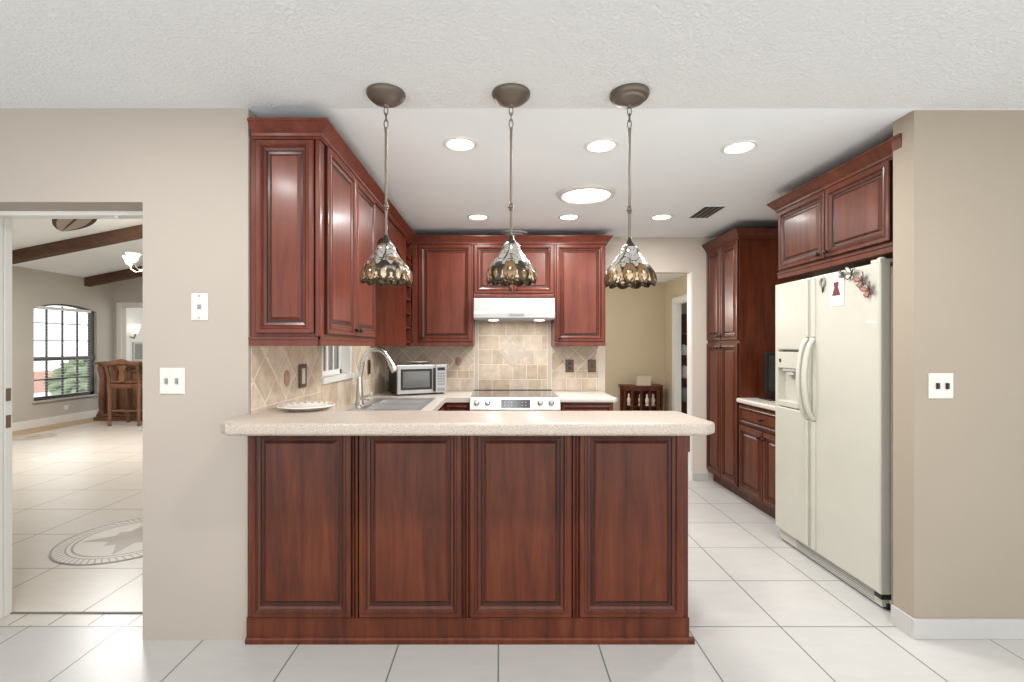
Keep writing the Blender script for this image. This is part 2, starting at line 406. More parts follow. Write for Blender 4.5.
# floor medallions
def medallion(cx,cy,R,label):
    mb=MB(); n=64
    def ring(r0,r1,m,z):
        for k in range(n):
            a,b_=2*PI*k/n,2*PI*(k+1)/n
            mb.face([(cx+r*math.cos(t),cy+r*math.sin(t),z) for r,t in ((r0,a),(r1,a),(r1,b_),(r0,b_))],m)
    z=.0035
    ring(0.0001,R*.72,1,z); ring(R*.72,R*.75,0,z); ring(R*.75,R*.80,1,z); ring(R*.80,R*.82,0,z)
    for k in range(n):      # rope band
        a,b_=2*PI*k/n,2*PI*(k+.22)/n; o=.07
        c_=2*PI*(k+1)/n
        mb.face([(cx+r*math.cos(t),cy+r*math.sin(t),z) for r,t in ((R*.82,a),(R*.96,a+o),(R*.96,b_+o),(R*.82,b_))],0)
        mb.face([(cx+r*math.cos(t),cy+r*math.sin(t),z) for r,t in ((R*.82,b_),(R*.96,b_+o),(R*.96,c_+o),(R*.82,c_))],1)
    ring(R*.96,R*.99,0,z)
    for k in range(8):
        a=2*PI*k/8+.30; rr=R*(.70 if k%2==0 else .40)
        q=PI/7.5; ri=R*.30; zz=z+.0006*(1+(k%2==0))
        T=(cx+rr*math.cos(a),cy+rr*math.sin(a),zz)
        for sg in (1,-1):
            mb.face([(cx,cy,zz),(cx+ri*math.cos(a+sg*q),cy+ri*math.sin(a+sg*q),zz),T],2)
    mb.box(cx-.001,cx+.001,cy-.001,cy+.001,-.001,.002)
    return tag(obj('floor_medallion',mb,[M['starline'],M['pale_stone'],M['star']]),label,'floor medallion')
medallion(-2.60,3.40,.44,'large round star medallion inlaid in the floor just beyond the left opening')
medallion(-6.95,7.15,.26,'small distant medallion inlaid in the floor below the arched window')

# ================================================================ CABINET PARTS
DOORP=[(0,0),(0,.016),(.004,.020),(.021,.020),(.024,.024),(.031,.026),(.035,.019),(.0395,.0165),(.050,.0125),(.053,.008),(.064,.007),(.076,.016)]
DOORM=[1,0,0,0,0,0,1,0,1,1,0,0]   # bands after each ring, last = field
def panel(org,ux,wd,ht,sc=1.0):
    mb=MB(); rl=[(i*sc,wd-i*sc,i*sc,ht-i*sc,d) for i,d in DOORP]
    return mb.rects(org,ux,rl,DOORM)
UF=(1,0,0); UR=(0,1,0); UL=(0,-1,0)
def nrm(ux): return Vector(ux).cross(Vector((0,0,1)))
def knob(pos,ux,parent,r=.013,mat='iron',name='knob'):
    mb=MB().lathe([(r*.75,0),(r*.75,.003),(r*.4,.006),(r*.4,.014),(r,.018),(r*1.1,.024),(r*.85,.030),(r*.3,.032)],pos,nrm(ux),12)
    return obj(name,mb,M[mat],parent,smooth=True)
def door(org,ux,wd,ht,parent,kpos=None,mat='cherry',name='door',sc=1.0):
    d=obj(name,panel(org,ux,wd,ht,sc),[M[mat],M['glaze']],parent)
    if kpos: 
        u,v=kpos; knob(Vector(org)+Vector(ux)*u+Vector((0,0,v))+nrm(ux)*.019,ux,d)
    return d
def sweep(path,prof,mb,m=0):
    """prof (out,z) swept along an open XY path; outward = right-hand side of travel"""
    n=len(path); P2=[Vector(p) for p in path]; offs=[]
    for i in range(n):
        ns=[]
        for a,b_ in ((i-1,i),(i,i+1)):
            if 0<=a and b_<n:
                d=(P2[b_]-P2[a]).normalized(); ns.append(Vector((d.y,-d.x)))
        if len(ns)==1: offs.append(ns[0])
        else:
            k=ns[0]+ns[1]; offs.append(k/(1+ns[0].dot(ns[1])))
    v=[];f=[];q=len(prof)
    for i in range(n):
        for o,z in prof: p=P2[i]+offs[i]*o; v.append((p.x,p.y,z))
    for i in range(n-1):
        for k in range(q): k2=(k+1)%q; f.append((i*q+k,i*q+k2,(i+1)*q+k2,(i+1)*q+k))
    f.append(tuple(range(q))); f.append(tuple(range((n-1)*q,n*q)))
    mb.add(v,f,m); return mb
def crown(zt,h=.075):
    s=h/.095
    return [(0,zt-.095*s),(.010,zt-.095*s),(.010,zt-.085*s),(.016,zt-.080*s),(.018,zt-.066*s),(.030,zt-.05*s),(.050,zt-.018*s),(.056,zt-.012*s),(.056,zt),(0,zt)]

# ---------------------------------------------------------------- peninsula
PF=2.20
t=thing('peninsula_cabinet','long cherry peninsula base with four raised panels under the speckled bar top','cabinet',(-.15,2.26,0))
obj('body',MB().box(KX+.003,.862,PF,2.33,0,.985).box(KX+.003,.862,2.33,2.94,0,.86),M['cherry2'],t)
bw=MB(); bw.box(KX+.003,.864,PF-.010,PF,0,.114).prism([(PF-.010,0),(PF-.022,0),(PF-.022,.020),(PF-.018,.027),(PF-.010,.030)],'x',KX+.003,.884)

obj('base_molding',bw,M['cherry2'],t)
S0=218.2
for (a,b_) in ((251,352),(360,462),(470,571),(579,682)):
    x0=(a-500)/S0; x1=(b_-500)/S0
    obj('panel',panel((x0,PF,.119),UF,x1-x0,.868),[M['cherry2'],M['glaze']],t)
for xp in (356,466,575):
    x=(xp-500)/S0; sm=MB().prism([(x-.014,PF),(x-.011,PF-.013),(x-.005,PF-.016),(x-.0015,PF-.005),(x+.0015,PF-.005),(x+.005,PF-.016),(x+.011,PF-.013),(x+.014,PF)],'z',.114,.985)
    obj('stile_molding',sm,M['cherry2'],t)
obj('apron_strip',bx(.863,.888,2.24,2.50,.86,.985),M['cherry2'],t,bevel=.003)
# bar top
def slab_profile(zt,th): 
    return [(0,zt),(-0,zt)]
def rounded_slab(poly,z0,z1,r,mb,m=0,steps=5):
    """poly CCW convex-ish outline; rounded top & bottom edges by inset rings"""
    def inset(d):
        out=[];n=len(poly)
        for i in range(n):
            p0,p1,p2=Vector(poly[i-1]),Vector(poly[i]),Vector(poly[(i+1)%n])
            d1=(p1-p0).normalized(); d2=(p2-p1).normalized(); n1=Vector((-d1.y,d1.x)); n2=Vector((-d2.y,d2.x))
            out.append(p1+(n1+n2)/(1+n1.dot(n2))*d)
        return out
    rings=[]
    for k in range(steps+1):
        a=PI/2*k/steps; rings.append((inset(r*(1-math.sin(a))),z0+r*(1-math.cos(a))))
    for k in range(steps+1):
        a=PI/2*k/steps; rings.append((inset(r*(1-math.cos(a))),z1-r+r*math.sin(a)))
    n=len(poly); v=[];f=[]
    for ring,z in rings: v+=[(p.x,p.y,z) for p in ring]
    for j in range(len(rings)-1):
        for i in range(n): i2=(i+1)%n; f.append((j*n+i,j*n+i2,(j+1)*n+i2,(j+1)*n+i))
    f.append(tuple(range(n))[::-1]); f.append(tuple(range((len(rings)-1)*n,len(rings)*n)))
    mb.add(v,f,m); return mb
bt=MB()
rounded_slab([(-1.11,1.94),(.835,1.94),(.888,1.985),(.860,2.33),(-.86,2.33),(-.86,2.52),(KX+.003,2.52),(KX+.003,2.208),(-1.185,2.208),(-1.157,1.985)],.99,1.042,.013,bt)
tag(obj('bar_countertop',bt,M['counter'],smooth=True),'long beige speckled raised bar top across the front of the peninsula','countertop')
# lower countertop: left run + back run left of the range + peninsula part
CT=.905; CTh=.04
lc=MB()
lc.box(KX+.003,-.474,2.335,3.34,CT-CTh,CT).box(-.474,.86,2.335,2.96,CT-CTh,CT)
lc.box(KX+.003,-1.06,3.34,4.12,CT-CTh,CT).box(-.56,-.474,3.34,4.12,CT-CTh,CT).box(KX+.003,-.474,4.12,BY-.016,CT-CTh,CT)
lc.box(-.474,-.262,4.17,BY-.016,CT-CTh,CT)
tag(obj('kitchen_countertop',lc,M['counterl']),'pale lower countertop wrapping the corner sink below the window','countertop')
rc=MB(); rounded_slab([(.522,4.15),(1.0,4.15),(1.02,4.17),(1.02,BY-.018),(.522,BY-.018)],CT-CTh,CT,.012,rc)
tag(obj('side_countertop',rc,M['counterl'],smooth=True),'short pale countertop to the right of the range','countertop')
# base cabinets
t=thing('base_cabinet','cherry base cabinets below the sink counter along the window wall','cabinet',(-.8,3.5,0))
obj('body',MB().box(KX+.003,-.50,2.96,3.3,.10,.86).box(KX+.003,-.50,4.14,4.8,.10,.86).box(-.53,-.50,3.3,4.14,.10,.86).box(KX+.003,-.55,2.96,4.8,0,.10),M['cherry'],t)
for y0 in (3.0,3.56): 
    door((-.499,y0,.13),UR,.54,.70,t,(.50 if y0<3.2 else .04,.62))
t=thing('base_cabinet','narrow cherry base cabinet between the sink corner and the range','cabinet',(-.36,4.5,0))
obj('body',MB().box(-.498,-.262,4.20,4.8,.10,.86).box(-.498,-.262,4.27,4.8,0,.10),M['cherry'],t)
d=obj('drawer',panel((-.47,4.20,.70),UF,.20,.145,.6),[M['cherry'],M['glaze']],t); knob((-.37,4.181,.77),UF,d)
door((-.47,4.20,.12),UF,.20,.56,t,(.17,.5))
t=thing('base_cabinet','cherry base cabinet under the counter right of the range','cabinet',(.76,4.5,0))
obj('body',MB().box(.522,.99,4.20,4.8,.10,.86).box(.522,.99,4.27,4.8,0,.10),M['cherry'],t)
d=obj('drawer',panel((.54,4.20,.70),UF,.43,.145,.6),[M['cherry'],M['glaze']],t); knob((.755,4.181,.77),UF,d)
door((.54,4.20,.12),UF,.43,.56,t,(.05,.5))

# ---------------------------------------------------------------- upper cabinets
UX=-.838; UT=2.318; UB=1.355; UBY=4.53
WX=KX+.002
t=thing('wall_cabinet','tall two door cherry wall cabinet at the left, nearest the camera','cabinet',(-1.0,2.7,UB))
obj('body',bx(WX,UX,2.226,3.165,UB,UT),M['cherry'],t)
obj('end_panel',panel((-1.126,2.226,UB+.058),UF,.268,.893),[M['cherry'],M['glaze']],t)
obj('light_rail',MB().box(WX,UX+.004,2.215,2.226,UB,UB+.034).box(WX,UX+.010,2.208,2.216,UB+.032,UB+.042).box(UX,UX+.012,2.215,3.165,UB,UB+.034).box(UX+.001,UX+.018,2.208,3.165,UB+.032,UB+.042),M['cherry'],t)
obj('corner_stile',MB().box(UX-.018,UX+.005,2.219,2.28,UB+.042,UT),M['cherry'],t,bevel=.004)
door((UX,2.285,UB+.058),UR,.43,.893,t,(.405,.03))
door((UX,2.725,UB+.058),UR,.43,.893,t,(.025,.03))
# valance with arch over the sink
vy0,vy1=3.168,4.268; va=MB(); n=20
pts=[]
for k in range(n+1):
    a=PI*(1-k/n); pts.append(((vy0+vy1)/2+ .47*math.cos(a), 2.0+.165*math.sin(a)))
outline=[(vy0,UT),(vy0,1.98),(vy0+.08,1.98)]+pts+[(vy1-.08,1.98),(vy1,1.98),(vy1,UT)]
for i in range(len(outline)-1):
    (a,za),(b_,zb)=outline[i],outline[i+1]
    if b_-a>1e-6: va.prism([(a,za),(b_,zb),(b_,UT),(a,UT)],'x',UX-.02,UX)
tag(obj('sink_valance',va,M['cherry']),'arched cherry valance board above the sink window','valance')
# wine rack cabinet
t=thing('wine_rack','narrow cherry wine rack with stacked square cubbies by the corner','cabinet',(-1.0,4.4,UB))
wm=MB().box(WX,UX,4.27,4.288,UB,UT).box(WX,UX,4.505,4.525,UB,UT).box(WX,WX+.012,4.288,4.505,UB,UT)
obj('body',wm,M['cherry'],t)
sh=MB()
for k in range(8):
    z=UB+.03+k*.130; sh.box(WX+.012,UX+.004,4.288,4.505,z,z+.014)
obj('shelf',sh,M['cherry'],t)
# back wall cabinets
def wallcab(x0,x1,z0,label,doors):
    t=thing('wall_cabinet',label,'cabinet',((x0+x1)/2,4.68,z0))
    obj('body',bx(x0,x1,UBY,BY-.014,z0,UT),M['cherry'],t)
    return t
t=wallcab(-.825,-.252,UB,'single door cherry wall cabinet above the microwave',1)
obj('light_rail',bx(-.825,-.252,UBY-.014,UBY,UB,UB+.035),M['cherry'],t,bevel=.003)
obj('filler',bx(-.825,-.775,UBY-.012,UBY,UB+.035,UT),M['cherry'],t)
door((-.765,UBY,UB+.045),UF,.50,UT-UB-.055,t,(.03,.03))
t=wallcab(-.246,.508,1.815,'short wide cherry wall cabinet above the white range hood',1)
obj('light_rail',bx(-.246,.508,UBY-.014,UBY,1.815,1.845),M['cherry'],t,bevel=.003)
door((-.238,UBY,1.852),UF,.365,UT-1.862,t,(.34,.03)); door((.135,UBY,1.852),UF,.365,UT-1.862,t,(.025,.03))
t=wallcab(.514,.995,UB,'single door cherry wall cabinet right of the range hood, above two outlets',1)
obj('light_rail',bx(.514,.995,UBY-.014,UBY,UB,UB+.035),M['cherry'],t,bevel=.003)
door((.53,UBY,UB+.045),UF,.45,UT-UB-.055,t,(.03,.03))
cm=MB(); sweep([(-1.142,2.222),(UX+.004,2.222),(UX+.004,UBY-.012),(.998,UBY-.012),(.998,BY-.014)],crown(2.385),cm)
tag(obj('crown_molding',cm,M['cherry']),'cherry crown molding running along the top of the left and back wall cabinets','molding')

# ---------------------------------------------------------------- backsplash
def tiles_mesh(to3, cells, grout, th=.0045):
    """cells: list of (polygon2d, material); to3(u,v,d) maps to 3-D"""
    mb=MB()
    g=grout; mb.face([to3(*p,0.002) for p in ((g[0],g[2]),(g[1],g[2]),(g[1],g[3]),(g[0],g[3]))],0)
    for poly,mi in cells:
        n=len(poly); cu=sum(p[0] for p in poly)/n; cv=sum(p[1] for p in poly)/n
        mb.add([to3(*p,0.002) for p in poly]+[to3(p[0]+(cu-p[0])*.02,p[1]+(cv-p[1])*.02,th) for p in poly],
               [(i,(i+1)%n,n+(i+1)%n,n+i) for i in range(n)]+[tuple(range(n,2*n))],mi)
    return mb
def clip(poly,u0,u1,v0,v1):
    def cut(pl,ax,val,keep):
        out=[]
        for i in range(len(pl)):
            a,b_=pl[i],pl[(i+1)%len(pl)]; ia=(a[ax]-val)*keep>=0; ib=(b_[ax]-val)*keep>=0
            if ia: out.append(a)
            if ia!=ib:
                t_=(val-a[ax])/(b_[ax]-a[ax]); out.append((a[0]+(b_[0]-a[0])*t_,a[1]+(b_[1]-a[1])*t_))
        return out
    for ax,val,k in ((0,u0,1),(0,u1,-1),(1,v0,1),(1,v1,-1)):
        poly=cut(poly,ax,val,k)
        if len(poly)<3: return None
    return poly
R7=random.Random(11)
def rectcell(u0,u1,v0,v1,g=.0035): return [(u0+g,v0+g),(u1-g,v0+g),(u1-g,v1-g),(u0+g,v1-g)]
def diag_cells(u0,u1,v0,v1,s,cu,g=.005,vc=None):
    out=[]; h=s/math.sqrt(2); vc=(v0+v1)/2 if vc is None else vc
    for i in range(-20,21):
        for j_ in range(-20,21):
            if (i+j_)%2: continue
            c=(cu+i*h,vc+j_*h)
            if c[0]<u0-h or c[0]>u1+h or c[1]<v0-h or c[1]>v1+h: continue
            p=clip([(c[0]-h+g*1.4,c[1]),(c[0],c[1]-h+g*1.4),(c[0]+h-g*1.4,c[1]),(c[0],c[1]+h-g*1.4)],u0+.002,u1-.002,v0+.002,v1-.002)
            if p: out.append((p,1+R7.randrange(5)))
    return out
TM=[M['grout']]+[M['trav%d'%i] for i in range(5)]+[M['rose'],M['pale_stone']]
def rows(u0,u1,v0,v1,wd):
    out=[]; u=u0
    while u<u1-.01:
        e=min(u+wd,u1); out.append((rectcell(u,e,v0,v1),1+R7.randrange(5))); u=e
    return out
# left wall
toL=lambda u,v,d:(KX+d,u,v)
def accent(cu,cv,r,mi=6):
    n=14; return [([(cu+r*.75*math.cos(2*PI*k/n),cv+r*math.sin(2*PI*k/n)) for k in range(n)],mi)]
cells=[]
for (u0,u1) in ((2.23,3.11),(3.77,BY-.016)):
    cells+=rows(u0,u1,CT,1.06,.155)+diag_cells(u0,u1,1.06,1.36,.165,2.60,vc=1.19)
cells+=rows(3.11,3.77,CT,1.10,.15)
mb=tiles_mesh(toL,cells,(2.23,3.11,CT,1.36))
g=(3.11,3.77,CT,1.10); mb.face([toL(*p,.002) for p in ((g[0],g[2]),(g[1],g[2]),(g[1],g[3]),(g[0],g[3]))],0)
g=(3.77,BY-.016,CT,1.36); mb.face([toL(*p,.002) for p in ((g[0],g[2]),(g[1],g[2]),(g[1],g[3]),(g[0],g[3]))],0)
for poly,mi in accent(2.60,1.18,.045):
    mb.add([toL(*p,.008) for p in poly]+[toL(p[0]*.3+2.60*.7,p[1]*.3+1.18*.7,.014) for p in poly],[(i,(i+1)%14,14+(i+1)%14,14+i) for i in range(14)]+[tuple(range(14,28))],mi)
mb.box(KX,KX+.002,2.40,2.41,1.30,1.31)
struct('wall_tile_left',mb,TM,label='diamond set travertine backsplash on the left wall around the sink window')
# back wall
toB=lambda u,v,d:(u,BY-d,v)
cells=[]
RL,RR=-.262,.522
for (u0,u1,cu) in ((KX+.01,RL,-.56),(RR,.995,.76)):
    cells+=rows(u0,u1,CT,1.03,.15)+rows(u0,u1,1.03,1.11,.12)+diag_cells(u0,u1,1.11,1.36,.15,cu,vc=1.20)
# framed panel behind the range
cells+=[(rectcell(RL+.004,RL+.045,CT,1.70),7),(rectcell(RR-.045,RR-.004,CT,1.70),7),(rectcell(RL+.045,RR-.045,1.655,1.70),7)]
u0,u1,v0,v1=RL+.045,RR-.045,CT,1.655; cw=(u1-u0)/5; rhs=[CT,1.02,1.17,1.32,1.46,1.60,1.655]; 
for k in range(len(rhs)-1):
    off=0 if k%2 else .5; u=u0-off*cw*0
    edges=[u0]
    e=u0+(cw*1.5 if k%2 else cw)
    while e<u1-.05: edges.append(e); e+=R7.choice((cw,cw*1.3,cw*.8))
    edges.append(u1)
    for a,b_ in zip(edges,edges[1:]):
        cells.append((rectcell(a,b_,rhs[k],rhs[k+1]),1+R7.randrange(5)))
mb=tiles_mesh(toB,cells,(KX+.004,.995,CT,1.81))
cx_,cz0=.13,1.30
for hh,mi,d in ((.15,7,.010),(.105,2,.012),(.055,7,.014)):
    mb.add([toB(*p,.006) for p in ((cx_-hh,cz0),(cx_,cz0-hh),(cx_+hh,cz0),(cx_,cz0+hh))]+[toB(*p,d) for p in ((cx_-hh,cz0),(cx_,cz0-hh),(cx_+hh,cz0),(cx_,cz0+hh))],[(0,1,5,4),(1,2,6,5),(2,3,7,6),(3,0,4,7),(4,5,6,7)],mi)
for poly,mi in accent(-.42,1.20,.045):
    mb.add([toB(*p,.008) for p in poly]+[toB(p[0]*.3-.42*.7,p[1]*.3+1.20*.7,.014) for p in poly],[(i,(i+1)%14,14+(i+1)%14,14+i) for i in range(14)]+[tuple(range(14,28))],mi)
mb.box(.1,.11,BY-.002,BY,1.0,1.01)
struct('wall_tile_back',mb,TM,label='travertine backsplash on the back wall with a framed diamond behind the range')

# ---------------------------------------------------------------- outlets and switches
def plate(name,label,cat,c,ux,wd,ht,mat,bits,group=None,off=0.0):
    """bits: list of (du,dv,w,h,d,mat,name)"""
    ux=Vector(ux); n=nrm(ux); c=Vector(c)+n*off
    t=thing(name,label,cat,tuple(c),group)
    rl=[(-wd/2,wd/2,-ht/2,ht/2,0),(-wd/2,wd/2,-ht/2,ht/2,.003),(-wd/2+.004,wd/2-.004,-ht/2+.004,ht/2-.004,.006)]
    obj('wall_plate',MB().rects(c,ux,rl,[0,0,0]),M[mat],t)
    for du,dv,a,h,d,mm,nm in bits:
        o=c+ux*du+Vector((0,0,dv))
        obj(nm,MB().rects(o,ux,[(-a/2,a/2,-h/2,h/2,.004),(-a/2,a/2,-h/2,h/2,.006+d*.7),(-a/2*.8,a/2*.8,-h/2*.8,h/2*.8,.006+d)],[0,0,0]),M[mm],t)
    return t
Wf=2.2115
plate('phone_plate','narrow white single jack wall plate, the upper plate on the left wall','wall plate',(-1.382,Wf,1.535),UF,.078,.125,'ivory',
      [(0,.0,.018,.022,.002,'grey','jack'),(0,.05,.008,.008,.001,'grey','screw'),(0,-.05,.008,.008,.001,'grey','screw')])
plate('light_switch','square ivory double toggle switch low on the left wall','light switch',(-1.508,Wf,1.194),UF,.116,.122,'ivory',
      [(-.024,0,.010,.026,.010,'grey','toggle'),(.024,0,.010,.026,.010,'grey','toggle')])  # grey on the toggles stands in for the shadow on them
plate('light_switch','white double switch plate with toggles coloured dark for shade on the right wall','light switch',(2.043,2.2265,1.17),UF,.114,.118,'ivory',
      [(-.02,0,.012,.028,.010,'dark','toggle'),(.024,0,.012,.028,.010,'dark','toggle')])  # toggle shadow is put into their dark colour
plate('wall_outlet','bronze outlet with white face in the tile left of the window','outlet',(KX,2.80,1.18),UR,.10,.135,'plate_b',[(0,0,.045,.09,.002,'ivory','socket')],off=.008)
plate('wall_outlet','bronze outlet in the tile behind the faucet','outlet',(KX,4.22,1.17),UR,.075,.125,'plate_b',[(0,0,.034,.07,.002,'dark','socket')],off=.008)
plate('wall_outlet','bronze double socket outlet just right of the range','outlet',(.70,BY,1.155),UF,.082,.125,'plate_b',[(0,.024,.03,.03,.002,'dark','socket'),(0,-.024,.03,.03,.002,'dark','socket')],off=.008)
plate('light_switch','bronze toggle switch at the right end of the back tile','light switch',(.925,BY,1.155),UF,.082,.125,'plate_b',[(0,0,.012,.03,.008,'dark','toggle')],off=.008)
plate('wall_outlet','white outlet low on the far room wall below the arched window','outlet',(LX,8.55,.26),UR,.10,.09,'ivory',[(0,0,.05,.04,.002,'white','socket')])

# ---------------------------------------------------------------- range hood
t=thing('range_hood','white under cabinet range hood above the range','range hood',(.13,4.6,1.60))
hp=[(BY-.016,1.60),(4.40,1.60),(4.385,1.615),(4.385,1.655),(4.395,1.67),(4.42,1.795),(4.44,1.80),(BY-.016,1.80)]
obj('hood_body',MB().prism(hp,'x',-.242,.504),M['applw'],t,bevel=.006)
for x in (-.06,.37): obj('hood_light',MB().lathe([(.05,0),(.05,.006),(.03,.010)],(x,4.52,1.599),(0,0,-1),18),M['bulb'],t)
obj('control_strip',bx(.08,.22,4.381,4.386,1.632,1.652),M['grey'],t)
# ---------------------------------------------------------------- range
t=thing('range','stainless slide in range with four knobs and a black display','stove',(.13,4.5,0))
R0,R1=-.258,.518
obj('body',bx(R0,R1,4.20,BY-.02,.02,.895),M['range'],t)
obj('cooktop',bx(R0,R1,4.17,BY-.03,.895,.912),M['cooktop'],t,bevel=.003)
obj('rear_trim',bx(R0+.0,R1-.0,BY-.034,BY-.016,.90,.917),M['dark'],t)
cp=MB().prism([(4.20,.80),(4.115,.80),(4.105,.81),(4.135,.905),(4.17,.912),(4.20,.912)],'x',R0,R1)
cpo=obj('control_panel',cp,M['range'],t,bevel=.003)
nx=Vector((0,-.955,.297))
for x in (-.20,-.105,.345,.44):
    z=.866; y=4.105+.03*(z-.81)/.095
    obj('knob',MB().lathe([(.024,0),(.024,.006),(.019,.010),(.017,.032),(.013,.036)],(x,y,z),nx,18),M['chrome'],t,smooth=True)
dd=MB(); 
def onp(x,z,o): y=4.105+.03*(z-.81)/.095; v=Vector((x,y,z))+nx*o; return v
dd.add([onp(.01,.825,0),onp(.26,.825,0),onp(.26,.893,0),onp(.01,.893,0),onp(.012,.827,.004),onp(.258,.827,.004),onp(.258,.891,.004),onp(.012,.891,.004)],
       [(0,1,5,4),(1,2,6,5),(2,3,7,6),(3,0,4,7),(4,5,6,7)])
dsp=obj('display',dd,M['slateglass'],t)
for k in range(7):
    for r_ in range(2):
        x=.035+k*.030; z=.842+r_*.026
        if 2<k<5: continue
        q=[onp(x,z,.0045),onp(x+.012,z,.0045),onp(x+.012,z+.006,.0045),onp(x,z+.006,.0045)]; bb_=MB(); bb_.face(q); obj('button',bb_,M['grey'],dsp)
obj('oven_door',bx(R0+.01,R1-.01,4.165,4.20,.20,.79),M['range'],t,bevel=.005)
obj('handle',MB().tube([(R0+.08,4.165,.75),(R0+.08,4.12,.75),(R1-.08,4.12,.75),(R1-.08,4.165,.75)],.012,10),M['chrome'],t,smooth=True)

# ---------------------------------------------------------------- sink, faucet
t=thing('kitchen_sink','stainless double bowl sink set in the left counter under the window','sink',(-.81,3.73,CT))
def bowl(x0,x1,y0,y1,zt,dp,mb):
    rl=[(x0,x1,y0,y1,zt),(x0+.018,x1-.018,y0+.018,y1-.018,zt-.012),(x0+.03,x1-.03,y0+.03,y1-.03,zt-dp)]
    rg=[[(a,c,z),(b_,c,z),(b_,d,z),(a,d,z)] for a,b_,c,d,z in rl]
    for i in range(2):
        for k in range(4): k2=(k+1)%4; mb.face([rg[i][k],rg[i][k2],rg[i+1][k2],rg[i+1][k]])
    mb.face(rg[-1])
sb=MB(); z=CT+.004
X0,X1,Y0,Y1=-1.058,-.562,3.342,4.118
holes=[(-1.0,-.60,3.38,3.71),(-1.0,-.60,3.75,4.08)]
ri=MB()
ri.box(X0-.01,holes[0][0],Y0-.01,Y1+.01,CT-.003,z).box(holes[0][1],X1+.012,Y0-.01,Y1+.01,CT-.003,z)
for a,b_ in ((Y0-.01,3.38),(3.71,3.75),(4.08,Y1+.01)): ri.box(-1.0,-.60,a,b_,CT-.003,z)
obj('rim',ri,M['steel'],t)
for h in holes:
    b2=MB(); bowl(*h,z,.19,b2); bo=obj('basin',b2,M['steel'],t)
    obj('drain',MB().lathe([(.045,0),(.045,.003),(.03,.004)],((h[0]+h[1])/2,(h[2]+h[3])/2,z-.189),(0,0,1),18),M['chrome'],bo)
t=thing('faucet','tall brushed nickel gooseneck faucet standing behind the sink','faucet',(-1.085,3.66,CT))
fx,fy=-1.07,3.66
obj('base',MB().lathe([(.036,.0),(.036,.008),(.031,.02),(.029,.06),(.024,.14),(.018,.22)],(fx,fy,CT),(0,0,1),18),M['chrome'],t,smooth=True)
pts=[(fx,fy,CT+.18),(fx+.010,fy,CT+.24),(fx+.02,fy,CT+.30)]
for k in range(1,13):
    a=PI*k/12*.86; pts.append((fx+.02+.108*(1-math.cos(a)),fy-.02*k/12,CT+.30+.125*math.sin(a)))
obj('neck',MB().tube(pts,.0165,12),M['chrome'],t,smooth=True)
p=Vector(pts[-1]); dirv=(p-Vector(pts[-2])).normalized()
obj('spray_head',MB().lathe([(.018,-.005),(.020,.02),(.024,.06),(.029,.10),(.025,.108)],p,dirv,16),M['chrome'],t,smooth=True)
obj('handle',MB().tube([(fx+.02,fy-.02,CT+.06),(fx+.07,fy-.05,CT+.075),(fx+.115,fy-.08,CT+.095)],[.011,.009,.008],10),M['chrome'],t,smooth=True)
t=thing('soap_dispenser','small nickel soap dispenser beside the faucet','soap dispenser',(-1.03,3.50,CT+.004))
obj('bottle_neck',MB().lathe([(.022,0),(.02,.012),(.011,.02),(.010,.05),(.013,.06),(.012,.068)],(-1.03,3.50,CT+.004),(0,0,1),14),M['chrome'],t,smooth=True)
obj('spout',MB().tube([(-1.03,3.50,CT+.062),(-.99,3.49,CT+.068),(-.95,3.48,CT+.058)],.007,8),M['chrome'],t,smooth=True)

# ---------------------------------------------------------------- microwave (own frame: front = -Y, origin = left front bottom corner)
t=thing('microwave','silver and black countertop microwave angled in the back corner','microwave',(-.92,4.30,CT),rz=math.radians(27))
obj('body',bx(0,.47,.02,.31,.015,.275),M['dark'],t,local=True,bevel=.004)
for a in ((.03,.05),(.44,.05),(.03,.28),(.44,.28)): obj('foot',bx(a[0]-.015,a[0]+.015,a[1]-.015,a[1]+.015,0.0005,.016),M['dark'],t,local=True)
dm=MB().rects((0,.02,.015),UF,[(0,.355,0,.262,0),(0,.355,0,.262,.018),(.006,.349,.006,.256,.022),(.03,.325,.035,.225,.022),(.034,.321,.039,.221,.018)],[0,0,0,1,None])
dr=obj('door',dm,[M['silver'],M['dark']],t,local=True)
obj('window',MB().rects((0,.02,.015),UF,[(.034,.321,.039,.221,.018),(.052,.303,.056,.204,.018)],[0,1]),[M['dark'],M['glassd']],dr,local=True)
obj('control_panel',MB().rects((0,.02,.015),UF,[(.357,.47,0,.262,0),(.357,.47,0,.262,.018),(.362,.465,.006,.256,.022)],[0,0,0]),M['silver'],t,local=True)
obj('handle',bx(.336,.356,-.028,-.002,.03,.25),M['dark'],t,local=True,bevel=.006)
obj('display',bx(.378,.452,-.0035,-.001,.222,.25),M['dark'],t,local=True)
kp=MB()
for r_ in range(5):
    for k in range(3): kp.box(.380+k*.025,.400+k*.025,-.0035,-.001,.085+r_*.025,.103+r_*.025)
kp.box(.378,.452,-.0035,-.001,.03,.06)
obj('keypad',kp,M['grey'],t,local=True)
tag(obj('dish',MB().lathe([(.04,0),(.045,.006),(.085,.020),(.10,.024),(.098,.027),(.05,.012)],(-.78,4.545,CT+.276),(0,0,1),28),M['cream'],smooth=True),'small white dish lying on top of the microwave','dish')
